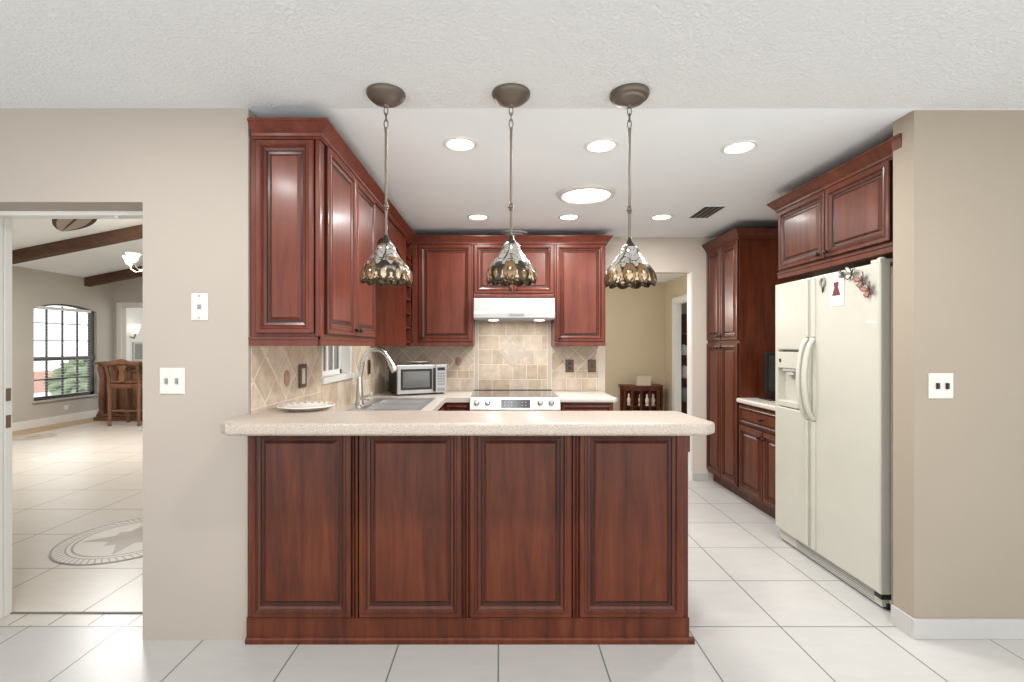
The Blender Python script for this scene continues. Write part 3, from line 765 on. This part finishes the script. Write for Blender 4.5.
# plate on the ledge
pm=MB().lathe([(.08,0),(.085,.004),(.11,.010),(.135,.020),(.133,.023),(.108,.015),(.08,.008),(.02,.007)],(-.955,2.37,1.0425),(0,0,1),36)
pt=thing('serving_plate','white serving plate with a dark leafy rim on the bar top by the left wall','plate',(-.955,2.37,1.0425))
obj('dish',pm,M['cream'],pt,smooth=True)
rm=MB()
for k in range(22):
    a=2*PI*k/22; 
    for q,(r0,r1,dz) in enumerate(((.112,.128,.0),)):
        c_=[]
        for rr,da in ((r0,-.06),(r0+.004,.05),(r1,.09),(r1-.003,-.03)):
            c_.append((-.955+rr*math.cos(a+da),2.37+rr*math.sin(a+da),1.0425+.015+(rr-.108)*.32+.0012))
        rm.face(c_)
obj('rim_pattern',rm,M['slate'],pt)

# ---------------------------------------------------------------- recessed lights, tube, vent, speaker
LB=['recessed ceiling light at front left, above the sink side of the bar','recessed ceiling light at front centre, above the middle of the peninsula','recessed ceiling light at front right, in front of the ceiling vent',
    'recessed ceiling light at the back left, nearest the corner of the wall cabinets','recessed ceiling light at the back centre, behind the round skylight tube','recessed ceiling light at the back right, beside the ceiling vent']
for (x,y),l in zip(RECESSED,LB):
    t=thing('recessed_light','white round '+l,'ceiling light',(x,y,ZC),'recessed ceiling lights')
    obj('trim_ring',MB().lathe([(.095,0),(.095,.003),(.088,.008),(.074,.006),(.072,0)],(x,y,ZC-.0005),(0,0,-1),32,caps=False),M['white'],t,smooth=True)
    obj('lens',MB().lathe([(.072,.001),(.05,.003),(.001,.004)],(x,y,ZC-.0005),(0,0,-1),32,caps=False),M['lens'],t)
x,y=.616,3.44
t=thing('tubular_skylight','large round lit skylight tube with a cream ring in the ceiling','skylight',(x,y,ZC))
obj('trim_ring',MB().lathe([(.212,0),(.212,.006),(.20,.022),(.175,.026),(.168,.018),(.168,0)],(x,y,ZC-.0005),(0,0,-1),48,caps=False),M['ivory'],t,smooth=True)
obj('diffuser',MB().lathe([(.168,.012),(.10,.02),(.001,.024)],(x,y,ZC-.0005),(0,0,-1),48,caps=False),M['tube'],t)
t=thing('ceiling_vent','rectangular louvred vent in the kitchen ceiling at the right','vent',(1.70,3.92,ZC))
obj('backing',bx(1.605,1.765,3.75,4.09,ZC-.004,ZC-.001),M['dark'],t)
vf=MB().box(1.597,1.605,3.742,4.098,ZC-.006,ZC-.001).box(1.765,1.773,3.742,4.098,ZC-.006,ZC-.001).box(1.605,1.765,3.742,3.75,ZC-.006,ZC-.001).box(1.605,1.765,4.09,4.098,ZC-.006,ZC-.001)
obj('frame',vf,M['ceil'],t)
vs=MB()
for k in range(3):
    x=1.645+k*.04; vs.prism([(x-.007,ZC-.012),(x+.007,ZC-.005),(x+.008,ZC-.006),(x-.006,ZC-.013)],'y',3.75,4.09)
obj('slat',vs,M['ivory'],t)
t=thing('ceiling_disc','flat white round disc on the ceiling above the back cabinets','smoke detector',(.14,4.66,ZC))
obj('base',MB().lathe([(.13,0),(.13,.012),(.12,.018)],(.14,4.66,ZC-.0005),(0,0,-1),32),M['white'],t,smooth=True)
obj('cover',MB().lathe([(.10,0),(.095,.014),(.06,.022)],(.14,4.66,ZC-.018),(0,0,-1),32),M['ivory'],t,smooth=True)

# ---------------------------------------------------------------- pendants
def pendant(x,y,label,can,zb=1.622,ph=0):
    t=thing('pendant_light',label,'pendant light',(x,y,ZC),'stained glass pendants over the bar')
    obj('canopy',MB().lathe(can,(x,y,ZC-.0005),(0,0,-1),32),M['bronze'],t,smooth=True)
    zt=zb+.182
    z=ZC-can[-1][1]
    for k in range(3):      # chain links
        n=14; zc=z-.016-k*.028; pts=[]
        for i in range(n):
            a=2*PI*i/n; u=.0085*math.cos(a); v=.020*math.sin(a)
            pts.append((x+(u if k%2==0 else 0),y+(0 if k%2==0 else u),zc+v))
        obj('chain_link',MB().tube(pts,.0022,6,closed=True),M['bronze'],t,smooth=True)
    zr=z-.016-2*.028-.016
    zj=zb+.335
    obj('rod',MB().lathe([(.004,0),(.008,.004),(.006,.02),(.0055,zr-zt+.01)],(x,y,zr),(0,0,-1),10),M['bronze'],t,smooth=True)
    obj('joint',MB().lathe([(.006,.018),(.010,.012),(.008,.008),(.0125,.002),(.0125,-.004),(.008,-.009),(.010,-.013),(.006,-.018)],(x,y,zj),(0,0,1),12),M['bronze'],t,smooth=True)
    # shade
    prof=[(.0,.018),(.08,.034),(.16,.040),(.24,.043),(.34,.054),(.46,.070),(.58,.088),(.68,.100),(.78,.107),(.88,.1085),(1.0,.103)]
    def rad(s):
        for (a,ra),(b_,rb) in zip(prof,prof[1:]):
            if s<=b_: return ra+(rb-ra)*(s-a)/(b_-a)
        return prof[-1][1]
    nt_,ns=132,34; NP=11; mb=MB(); v=[];f=[];mi=[]
    for j in range(ns+1):
        s=j/ns
        for k in range(nt_):
            th=2*PI*k/nt_; cell=(th/(2*PI)*NP+ph)%1.0; u=abs(cell-.5)*2
            r=rad(s)*1.02*(1+.05*max(0,s-.35)*math.cos(PI*u)+ .018*math.sin(9*s+3*th+ph))
            drop=.012*max(0,s-.6)/.4*(1-u*u)
            v.append((x+r*math.cos(th),y+r*math.sin(th),zt-.182*s*.94-drop+.002))
    rr=random.Random(int(ph*100)+5); tab=[[rr.random() for _ in range(NP)] for _ in range(4)]
    for j in range(ns):
        s=(j+.5)/ns
        for k in range(nt_):
            k2=(k+1)%nt_; f.append((j*nt_+k,(j+1)*nt_+k,(j+1)*nt_+k2,j*nt_+k2))
            th=2*PI*(k+.5)/nt_; q=th/(2*PI)*NP+ph; cell=int(q)%NP; u=(q%1-.5)*2
            if s<.10: m_=1
            elif s<.56:
                # swirling pearl panels
                qq=(th/(2*PI)*5+ph+.5*s)%1; b2=int(s*7)
                m_=1 if qq<.09 or abs((s*7+.45*math.sin(5*th+ph*9))%1-.5)>.45 else (0 if tab[b2%4][int(th*5/6.3)%NP]<.88 else 2)
            else:
                sp=(s-.56)/.44
                e=u*u*1.05+((sp-.50)/.56)**2
                e2=u*u*3.2+((sp-.62)/.36)**2
                if e>1.0: m_=3 if sp>.55 else (0 if sp<.2 else 1)
                elif e>.78: m_=1
                elif e2<.42: m_=2 if tab[0][cell]<.5 else 3
                elif e2<.72: m_=1
                else: m_=(2,2,3,1)[int(tab[1][cell]*4)%4]
                if s>.975: m_=1
            mi.append(m_)
    mb.add(v,f,mi)
    so=obj('lamp_shade',mb,[M['silver_glass'],M['lead'],M['amber'],M['honey']],t,smooth=True)
    sd=so.modifiers.new('thickness','SOLIDIFY'); sd.thickness=.003; sd.offset=-1
    obj('shade_cap',MB().lathe([(.007,.03),(.012,.022),(.014,.012),(.021,.004),(.022,-.010)],(x,y,zt),(0,0,1),18),M['lead'],t,smooth=True)
    obj('bulb',MB().lathe([(.012,0),(.013,.03),(.026,.06),(.03,.08),(.022,.103),(.005,.112)],(x,y,zt-.01),(0,0,-1),16),M['shadebell'],t,smooth=True)
can1=[(.083,0),(.083,.008),(.078,.018),(.06,.034),(.03,.046),(.012,.052),(.008,.060)]
can3=[(.083,0),(.084,.012),(.078,.022),(.066,.026),(.062,.036),(.05,.042),(.022,.050),(.010,.054),(.007,.062)]
pendant(-.494,2.08,'stained glass pendant lamp hanging over the left of the bar, before the two door cabinet',can1,1.624,0)
pendant(.048,2.08,'stained glass pendant lamp hanging over the middle of the bar, before the range hood cabinet',can1,1.623,.37)
pendant(.561,2.08,'stained glass pendant lamp with a stepped canopy, before the doorway at right of the bar',can3,1.612,.7)

# ---------------------------------------------------------------- fridge
FX=1.937
t=thing('refrigerator','cream side by side refrigerator with ice dispenser against the right wall','refrigerator',(2.3,2.92,0))
obj('body',bx(FX+.062,2.70,2.452,3.385,.03,1.765),M['appl'],t,bevel=.006)
def rdoor(name,yh,yl,hole=None):
    W=yh-yl; Hh=1.785-.085; o=(FX+.055,yh,.085)
    mb=MB()
    rl=[(0,W,0,Hh,0),(0,W,0,Hh,.045),(.004,W-.004,.004,Hh-.004,.052),(.012,W-.012,.012,Hh-.012,.055)]
    mats=[0,0,0]
    if hole:
        u0,u1,v0,v1=hole; v0-=.085; v1-=.085
        rl+=[(u0,u1,v0,v1,.055),(u0+.008,u1-.008,v0+.008,v1-.008,.052),(u0+.014,u1-.014,v0+.014,v1-.014,.006)]
        mats=[0,0,0,0,0,0,0]
    else: mats=[0,0,0,0]
    return obj(name,mb.rects(o,UL,rl,mats),M['appl'],t)
fd=rdoor('freezer_door',3.385,2.997,(.03,.285,.93,1.34))
dx=FX+.05
obj('dispenser_panel',bx(FX-.004,dx,3.345-.235,3.345,1.205,1.315),M['appl'],fd,bevel=.004)
obj('dispenser_button',bx(FX-.008,FX-.003,3.30,3.318,1.245,1.268),M['dark'],fd)
obj('dispenser_spout',MB().box(FX+.005,dx,3.16,3.30,1.185,1.205).box(FX+.012,FX+.03,3.19,3.27,1.16,1.185),M['stone'],fd,bevel=.003)
obj('dispenser_tray',bx(FX-.004,dx,3.115,3.342,.945,.985),M['appl'],fd,bevel=.004)
rd=rdoor('refrigerator_door',2.985,2.452)
for par,y,sg in ((fd,3.022,1),(rd,2.958,-1)):
    pts=[]
    for k in range(17):
        q=k/16; z=.90+.50*q; out=.055*math.sin(PI*q)**.55 if 0<q<1 else 0
        pts.append((FX-.004-out,y,z))
    obj('handle',MB().tube(pts,.0145,10),M['appl'],par,smooth=True)
    for z0,z1 in ((.10,.89),(1.41,1.775)): obj('edge_trim',bx(FX-.012,FX+.006,y-.016,y+.016,z0,z1),M['appl'],par,bevel=.005)
gr=MB().box(FX+.03,FX+.062,2.47,3.37,.012,.08)
for k in range(5): gr.box(FX+.028,FX+.0305,2.52,3.18,.020+k*.012,.0235+k*.012,1)
obj('toe_grille',gr,[M['appl'],M['grey']],t)
obj('grille_gap',bx(FX+.05,FX+.068,2.46,3.38,.0,.03),M['dark'],t)
obj('hinge_cover',MB().box(FX+.01,FX+.12,2.458,2.52,1.786,1.803).lathe([(.018,0),(.018,.022),(.012,.026)],(FX+.03,2.475,1.786),(0,0,1),14),M['appl'],t)
obj('hinge_foot',MB().box(FX+.012,FX+.062,2.452,2.50,.058,.085),M['dark'],t)
# magnets and picture
fx0=FX-.0015
def onf(px,py): 
    s=(px-500)/FX; return (480/s,H+(346-py)/s)
t=thing('photo_card','white photo card with a red dressed figure stuck on the refrigerator door','photo',(fx0,2.82,1.69))
y1_,z1_=onf(830,276); y0_,z0_=onf(845,306)
pc=MB(); n_=2
y1_,z1_=2.812,1.752; y0_,z0_=2.70,1.585
pc.box(fx0-.002,fx0,y0_,y1_,z0_,z1_); obj('card',pc,M['paper'],t)
ym=(y0_+y1_)/2+.004; fg=MB()
fg.prism([(ym+.034,z0_+.06),(ym-.034,z0_+.06),(ym-.012,z0_+.118),(ym+.012,z0_+.118)],'x',fx0-.0032,fx0-.0021)
fg.prism([(ym+.018,z0_+.112),(ym-.018,z0_+.112),(ym-.022,z0_+.137),(ym+.022,z0_+.137)],'x',fx0-.0033,fx0-.0021)
fo=obj('printed_figure',fg,M['red'],t)
obj('printed_head',MB().lathe([(.011,0),(.011,.0012)],(fx0-.0021,ym,z0_+.150),(-1,0,0),12),M['tanbox'],fo)
def butterfly(y,z,sz,ang,mats,label,tilt=.5):
    t=thing('butterfly_magnet',label,'magnet',(FX,y,z),'butterfly magnets on the refrigerator')
    ca,sa=math.cos(ang),math.sin(ang)
    def Q(a,b_,o): # a along wing span, b along body
        return (FX-.002-o, y+(a*ca-b_*sa)*sz, z+(a*sa+b_*ca)*sz)
    for sg in (1,-1):
        up=[(0,.1),(.35,.75),(.8,1.0),(1.0,.85),(.85,.35),(.45,.05)]
        lo=[(0,0),(.45,-.05),(.8,-.2),(.7,-.65),(.4,-.85),(.12,-.4)]
        for nm,pl in (('upper_wing',up),('lower_wing',lo)):
            mb=MB(); N_=len(pl); cu=sum(p[0] for p in pl)/N_; cv=sum(p[1] for p in pl)/N_
            out=[Q(sg*p[0],p[1],.004+p[0]*tilt*sz) for p in pl]; inn=[Q(sg*(p[0]*.68+cu*.32),p[1]*.68+cv*.32,.0052+(p[0]*.68+cu*.32)*tilt*sz) for p in pl]
            bk=[Q(sg*p[0],p[1],.0025+p[0]*tilt*sz) for p in pl]
            mb.add(out+inn+bk,[(i,(i+1)%N_,N_+(i+1)%N_,N_+i) for i in range(N_)]+[tuple(range(N_,2*N_))]+[tuple(range(2*N_,3*N_))]+[(i,(i+1)%N_,2*N_+(i+1)%N_,2*N_+i) for i in range(N_)],
                   [1]*N_+[0]+[1]*(N_+1))
            obj(nm,mb,[M[mats[0]],M[mats[1]]],t)
    obj('insect_body',MB().tube([Q(0,.75,.006),Q(0,.2,.007),Q(0,-.75,.006)],[.003,.0045,.002],8),M['black'],t,smooth=True)
butterfly(2.632,1.748,.040,.3,('pale','black'),'pale yellow and black butterfly magnet at the top of the refrigerator door')
butterfly(2.555,1.702,.040,-.35,('orange','black'),'orange butterfly magnet, the upper of the orange pair on the refrigerator')
butterfly(2.507,1.645,.040,-.4,('orange','black'),'orange butterfly magnet, the lower of the orange pair on the refrigerator')
butterfly(2.705,1.757,.024,.2,('grey','black'),'small grey butterfly magnet at the top right of the photo card')
t=thing('wreath_magnet','small dark green loop shaped magnet left of the photo card','magnet',(FX,2.885,1.70))
obj('loop',MB().tube([(FX-.006,2.874+.02*math.cos(2*PI*k/14),1.735+.026*math.sin(2*PI*k/14)) for k in range(14)],.006,8,closed=True),M['slate'],t,smooth=True)
obj('tail',MB().tube([(FX-.006,2.874,1.71),(FX-.007,2.869,1.69),(FX-.006,2.877,1.675)],[.005,.006,.003],8),M['black'],t,smooth=True)

# ---------------------------------------------------------------- cabinet above the fridge
OX=1.972
t=thing('wall_cabinet','two door cherry cabinet mounted above the refrigerator','cabinet',(2.35,2.85,1.815))
obj('body',bx(OX,2.74,2.355,3.385,1.825,2.30),M['cherry2'],t)
door((OX,3.37,1.885),UL,.475,.405,t,(.44,.03),'cherry2'); door((OX,2.885,1.885),UL,.475,.405,t,(.03,.03),'cherry2')
obj('light_rail',MB().box(OX-.014,OX,2.36,3.385,1.825,1.862).box(OX-.020,OX-.014,2.36,3.385,1.856,1.868),M['cherry2'],t,bevel=.002)
cm=MB(); sweep([(2.70,3.385),(OX-.004,3.385),(OX-.004,2.350)],crown(2.372,.085),cm)
o_=obj('crown',cm,M['cherry2'],t)
cm=MB()
cm.prism([(1.908,2.372),(1.908,2.362),(1.9135,2.352),(1.9200,2.305),(1.9200,2.372)],'y',2.295,2.349)
obj('crown_return',cm,M['cherry2'],t)

# ---------------------------------------------------------------- pantry + right base run
PX=2.092
t=thing('pantry_cabinet','tall four door cherry pantry cabinet in the back right corner','cabinet',(2.4,4.5,0))
obj('body',MB().box(PX,2.745,4.19,BY-.004,.10,2.30).box(PX+.06,2.745,4.19,BY-.004,0,.10),M['cherry2'],t)
for z0,z1,kv in ((.12,1.38,'t'),(1.41,2.285,'b')):
    for k in range(2):
        yh=BY-.02-k*.315; hh=z1-z0
        door((PX,yh,z0),UL,.305,hh,t,((.28 if k==0 else .025),(hh-.04 if kv=='t' else .04)),'cherry2')
cm=MB(); sweep([(PX-.004,BY-.002),(PX-.004,4.186),(2.74,4.186)],crown(2.372,.085),cm)
# outward must be -X / -Y : path runs toward the camera then right
obj('crown',cm,M['cherry2'],t)
t=thing('base_cabinet','cherry base cabinet with a drawer between the pantry and the refrigerator','cabinet',(2.4,3.8,0))
obj('body',MB().box(PX,2.745,3.40,4.186,.10,.862).box(PX+.06,2.745,3.40,4.186,0,.10),M['cherry2'],t)
d=obj('drawer',panel((PX,4.165,.69),UL,.75,.155,.55),[M['cherry2'],M['glaze']],t); knob((PX-.019,3.79,.767),UL,d)
door((PX,4.165,.12),UL,.37,.55,t,(.34,.50),'cherry2'); door((PX,3.785,.12),UL,.37,.55,t,(.03,.50),'cherry2')
rc=MB(); rounded_slab([(PX-.03,3.395),(2.745,3.395),(2.745,4.186),(PX-.03,4.186)],.864,.905,.012,rc)
tag(obj('side_countertop',rc,M['counterl'],smooth=True),'pale countertop between the pantry and the refrigerator','countertop')
t=thing('television','small black television on the right counter beside the pantry','television',(2.415,4.0,.905))
obj('screen',MB().rects((2.205,4.0,.96),UF,[(0,.42,0,.34,0),(0,.42,0,.34,.03),(.02,.40,.025,.32,.03),(.024,.396,.029,.316,.026)],[0,0,0,1]),[M['dark'],M['cooktop']],t)
obj('back_shell',bx(2.225,2.605,4.0,4.06,.97,1.29),M['dark'],t,bevel=.008)
obj('stand',MB().box(2.365,2.465,4.0,4.04,.915,.97).box(2.21,2.62,3.93,4.10,.9055,.917),M['dark'],t,bevel=.003)

# ================================================================ HALL
# curio cabinet: bow front
t=thing('curio_cabinet','low bow fronted dark wood curio cabinet against the tan hall wall','cabinet',(2.42,8.0,0))
cx_,cw_,cd=2.39,.345,.34
def bow(sc=1,n=14):
    p=[(cx_-cw_*sc,8.262)]
    for k in range(n+1):
        a=PI*(1-k/n); p.append((cx_+cw_*sc*math.cos(a)*1.0, 8.12-cd*.75*sc*math.sin(a)))
    return p+[(cx_+cw_*sc,8.262)]
obj('top',MB().prism(bow(1.04),'z',.665,.70),M['cherry2'],t,bevel=.006)
obj('plinth',MB().prism(bow(1.03),'z',0,.07),M['cherry2'],t,bevel=.006)
for z in (.35,): obj('shelf',MB().prism(bow(.94),'z',z,z+.015),M['cherry2'],t)
obj('back_panel',bx(cx_-cw_*.95,cx_+cw_*.95,8.24,8.26,.07,.665),M['cherry2'],t)
po=MB()
B=bow(.98)[1:-1]
for i,(px_,py_) in enumerate(B):
    if i%2==0: po.box(px_-.018,px_+.018,py_-.012,py_+.014,.07,.665)
ra=MB()
for a,b_ in zip(B,B[1:]):
    for z0,z1 in ((.07,.12),(.615,.665)):
        d_=Vector((b_[0]-a[0],b_[1]-a[1])); n_=Vector((-d_.y,d_.x)).normalized()*.02
        po.add([(a[0],a[1],z0),(b_[0],b_[1],z0),(b_[0]+n_.x,b_[1]+n_.y,z0),(a[0]+n_.x,a[1]+n_.y,z0),(a[0],a[1],z1),(b_[0],b_[1],z1),(b_[0]+n_.x,b_[1]+n_.y,z1),(a[0]+n_.x,a[1]+n_.y,z1)],
               [(0,3,2,1),(4,5,6,7),(0,1,5,4),(1,2,6,5),(2,3,7,6),(3,0,4,7)])
obj('door_frame',po,M['cherry2'],t)
knob((cx_-.12,7.855,.45),UF,t,.012,'brass')
for i,(x,y) in enumerate(((2.16,8.05),(2.33,7.98),(2.44,7.97),(2.55,7.99))):
    o_=obj('figurine',MB().lathe([(.03,0),(.032,.01),(.02,.03),(.034,.07),(.03,.11),(.014,.14),(.02,.165),(.012,.19),(.002,.2)],(x,y,.3655),(0,0,1),12),M['cream'],smooth=True)
    tag(o_,['white figurine at the left end inside the curio cabinet','white figurine behind the left slats of the curio cabinet','white figurine in the middle of the curio cabinet','white figurine behind the right slats of the curio cabinet'][i],'figurine','figurines in the curio cabinet')
t=thing('glass_box','pale clear box sitting on the curio cabinet','box',(2.38,8.0,.70))
bxm=MB().box(2.27,2.49,7.92,7.926,.701,.84).box(2.27,2.49,8.08,8.086,.701,.84).box(2.27,2.276,7.926,8.08,.701,.84).box(2.484,2.49,7.926,8.08,.701,.84).box(2.276,2.484,7.926,8.08,.701,.708)
obj('case',bxm,M['tanbox'],t); obj('lid',bx(2.265,2.495,7.915,8.091,.84,.855),M['tanbox'],t,bevel=.003)
# shelving seen through the hall door
t=thing('storage_shelf','shelving unit seen in the dark room through the hall doorway','shelf',(3.25,7.85,0))
for z in (.03,.42,.80,1.18,1.55): obj('shelf_board',bx(2.97,3.60,7.82,8.20,z,z+.025),M['cherry2'],t)
obj('side_panel',bx(3.60,3.63,7.82,8.20,0,1.9),M['cherry2'],t); obj('back_panel',bx(2.97,3.60,8.20,8.22,0,1.9),M['cherry2'],t)
for i,(x,z,hh,mm,lb) in enumerate(((3.04,1.205,.16,'white','white canister on the upper shelf through the hall doorway'),(3.05,.825,.2,'ivory','pale jar on the middle shelf through the hall doorway'),(3.05,.445,.22,'slate','grey bin on the lower shelf through the hall doorway'))):
    o_=thing('storage_jar',lb,'jar',(x,7.95,z)); obj('vessel',MB().lathe([(.055,0),(.065,.02),(.065,hh*.8),(.05,hh*.9)],(x,7.95,z),(0,0,1),16),M[mm],o_,smooth=True)
    obj('lid',MB().lathe([(.052,0),(.052,.015),(.012,.02),(.014,.035)],(x,7.95,z+hh*.9),(0,0,1),16),M[mm],o_,smooth=True)

# ================================================================ LIVING ROOM
# home bar counter
t=thing('home_bar','dark carved wooden home bar with a corner column in the far room','bar',(-7.0,8.9,0))
obj('body',bx(-7.28,-5.6,8.80,9.25,.10,1.0),M['oak'],t,bevel=.01)
obj('plinth',MB().box(-7.36,-5.6,8.68,9.25,0,.07).box(-7.33,-5.6,8.71,9.25,.07,.12),M['oak'],t,bevel=.008)
tp=MB(); rounded_slab([(-7.33,8.62),(-5.6,8.62),(-5.6,9.3),(-7.33,9.3)],1.02,1.07,.02,tp); tp.box(-7.27,-5.6,8.68,9.27,.98,1.02)
obj('bar_top',tp,M['oak'],t,smooth=True)
for x in (-7.26,-7.04):
    obj('column',MB().lathe([(.065,.12),(.065,.16),(.045,.18),(.052,.3),(.055,.6),(.045,.78),(.05,.80),(.06,.84),(.075,.9),(.085,.93),(.085,.98)],(x,8.76,0),(0,0,1),16),M['oak'],t,smooth=True)
obj('front_panel',panel((-6.80,8.80,.17),UF,.6,.75),[M['oak'],M['glaze']],t)
# bar stool (seen from behind)
t=thing('bar_stool','carved brown wooden bar stool with splat back standing at the home bar','stool',(-6.62,8.4,0))
sx,sy=-6.34,8.30
for dx_ in (-.245,.245):
    obj('back_leg',MB().lathe([(.022,0),(.026,.03),(.018,.05),(.026,.12),(.03,.20),(.024,.24),(.03,.27),(.026,.4),(.034,.62),(.03,.68)],(sx+dx_,sy-.2,0),(0,0,1),12),M['oak'],t,smooth=True)
    obj('front_leg',MB().lathe([(.022,0),(.026,.03),(.018,.05),(.026,.12),(.03,.20),(.024,.24),(.03,.27),(.026,.4),(.034,.62),(.03,.68)],(sx+dx_,sy+.2,0),(0,0,1),12),M['oak'],t,smooth=True)
    obj('back_post',MB().tube([(sx+dx_,sy-.2,.66),(sx+dx_*1.02,sy-.22,.85),(sx+dx_*1.10,sy-.27,1.06)],[.024,.02,.018],10),M['oak'],t,smooth=True)
    obj('side_stretcher',MB().tube([(sx+dx_,sy-.2,.25),(sx+dx_,sy+.2,.25)],.013,8),M['oak'],t,smooth=True)
for dy_ in (-.2,.2): obj('stretcher',MB().tube([(sx-.27,sy+dy_,.26),(sx+.27,sy+dy_,.26)],.015,8),M['oak'],t,smooth=True)
obj('seat',bx(sx-.28,sx+.28,sy-.23,sy+.24,.64,.72),M['oak'],t,bevel=.02)
obj('seat_cushion',bx(sx-.26,sx+.26,sy-.21,sy+.22,.72,.765),M['oak'],t,bevel=.02)
cr=MB(); n=16; up=[];lo=[]
for k in range(n+1):
    q=k/n*2-1; up.append((sx+q*.29,1.07+.055*math.cos(q*PI/2)+.012*math.cos(q*PI*2))); lo.append((sx+q*.29,1.02+.03*math.cos(q*PI/2)))
for i in range(n): cr.prism([lo[i],lo[i+1],up[i+1],up[i]],'y',sy-.285,sy-.255)
obj('crest_rail',cr,M['oak'],t)
sp=MB(); 
for i,(w0,w1,z0,z1) in enumerate(((.05,.045,.755,.86),(.045,.03,.86,.92),(.03,.06,.92,.97),(.06,.085,.97,1.035))):
    sp.prism([(sx-w0,z0),(sx+w0,z0),(sx+w1,z1),(sx-w1,z1)],'y',sy-.262,sy-.242)
obj('splat',sp,M['oak'],t)
# chandelier
t=thing('chandelier','bronze chandelier with upturned frosted glass bells in the far room','chandelier',(-4.72,6.5,2.45))
hx,hy=-4.72,6.5; hz=cz(hx)
obj('canopy',MB().lathe([(.07,0.02),(.07,-.02),(.02,-.05)],(hx,hy,hz-.012),(0,0,1),18),M['bronze'],t,smooth=True)
obj('stem',MB().lathe([(.01,hz-.04),(.01,2.62),(.03,2.56),(.02,2.48),(.045,2.42),(.03,2.36),(.008,2.32)],(hx,hy,0),(0,0,1),14),M['bronze'],t,smooth=True)
for k in range(5):
    a=PI+2*PI*k/5+.15; c_,s_=math.cos(a),math.sin(a)
    ap=[(.02,2.44),(.10,2.37),(.19,2.35),(.25,2.39),(.265,2.44)]
    obj('arm',MB().tube([(hx+r*c_,hy+r*s_,z) for r,z in ap],.009,8),M['bronze'],t,smooth=True)
    obj('glass_bell',MB().lathe([(.018,2.44),(.032,2.45),(.05,2.48),(.06,2.52),(.082,2.555),(.078,2.555),(.056,2.52),(.046,2.485),(.02,2.455)],(hx+.265*c_,hy+.265*s_,0),(0,0,1),18),M['bulb'],t,smooth=True)
# ceiling fan
t=thing('ceiling_fan','ceiling fan with leaf shaped dark rattan blades at the top of the left opening','fan',(-2.9,3.45,2.36))
ux_,uy_,uz_=-2.9,3.45,2.405
obj('downrod',MB().lathe([(.06,cz(ux_)-.01),(.06,cz(ux_)-.06),(.014,cz(ux_)-.08),(.014,uz_+.08)],(ux_,uy_,0),(0,0,1),14),M['bronze'],t,smooth=True)
obj('motor',MB().lathe([(.03,.09),(.10,.06),(.12,.02),(.11,-.03),(.06,-.06),(.02,-.08)],(ux_,uy_,uz_),(0,0,1),20),M['bronze'],t,smooth=True)
for k in range(4):
    a=math.radians(145+90*k); c_,s_=math.cos(a),math.sin(a)
    def Bp(u,v,z): return (ux_+u*c_-v*s_,uy_+u*s_+v*c_,uz_+z-.12*u)
    vs=[];n=16
    for i in range(n+1):
        q=i/n; u=.18+.67*q; hw=.12*math.sin(PI*min(1,q*.97+.03))**.7
        vs.append((u,hw))
    mb=MB()
    for i in range(n):
        (a0,h0),(a1,h1)=vs[i],vs[i+1]
        for s0,s1,mm in ((-1,-.75,0),(-.75,-.08,1),(-.08,.08,0),(.08,.75,1),(.75,1,0)):
            for zz in (0,-.008): mb.face([Bp(a0,h0*s0,zz),Bp(a1,h1*s0,zz),Bp(a1,h1*s1,zz),Bp(a0,h0*s1,zz)],mm)
        for sg in (-1,1): mb.face([Bp(a0,h0*sg,0),Bp(a1,h1*sg,0),Bp(a1,h1*sg,-.008),Bp(a0,h0*sg,-.008)],0)
    bo=obj('blade',mb,[M['beam'],M['star']],t)
    obj('blade_iron',MB().tube([Bp(.08,0,-.01),Bp(.22,0,-.014)],.010,8),M['bronze'],bo)
# next room details through the passage
t=thing('wall_sconce','lit wall sconce on the pale wall seen through the far passage','sconce',(-7.97,10.36,1.6))
obj('arm',MB().tube([(-7.969,10.36,1.55),(-7.90,10.36,1.52),(-7.86,10.36,1.62)],.016,8),M['bronze'],t,smooth=True)
obj('glass_bell',MB().lathe([(.035,1.62),(.06,1.70),(.09,1.82)],(-7.86,10.36,0),(0,0,1),16),M['bulb'],t,smooth=True)
t=thing('framed_panel','grey framed panel hanging below the sconce beyond the far passage','picture',(-7.97,10.55,1.0))
obj('frame',MB().rects((-7.97,10.40,1.02),UR,[(0,.34,0,.42,0),(0,.34,0,.42,.03),(.04,.30,.04,.38,.03),(.045,.295,.045,.375,.015)],[0,0,0,1]),[M['stone'],M['slate']],t)
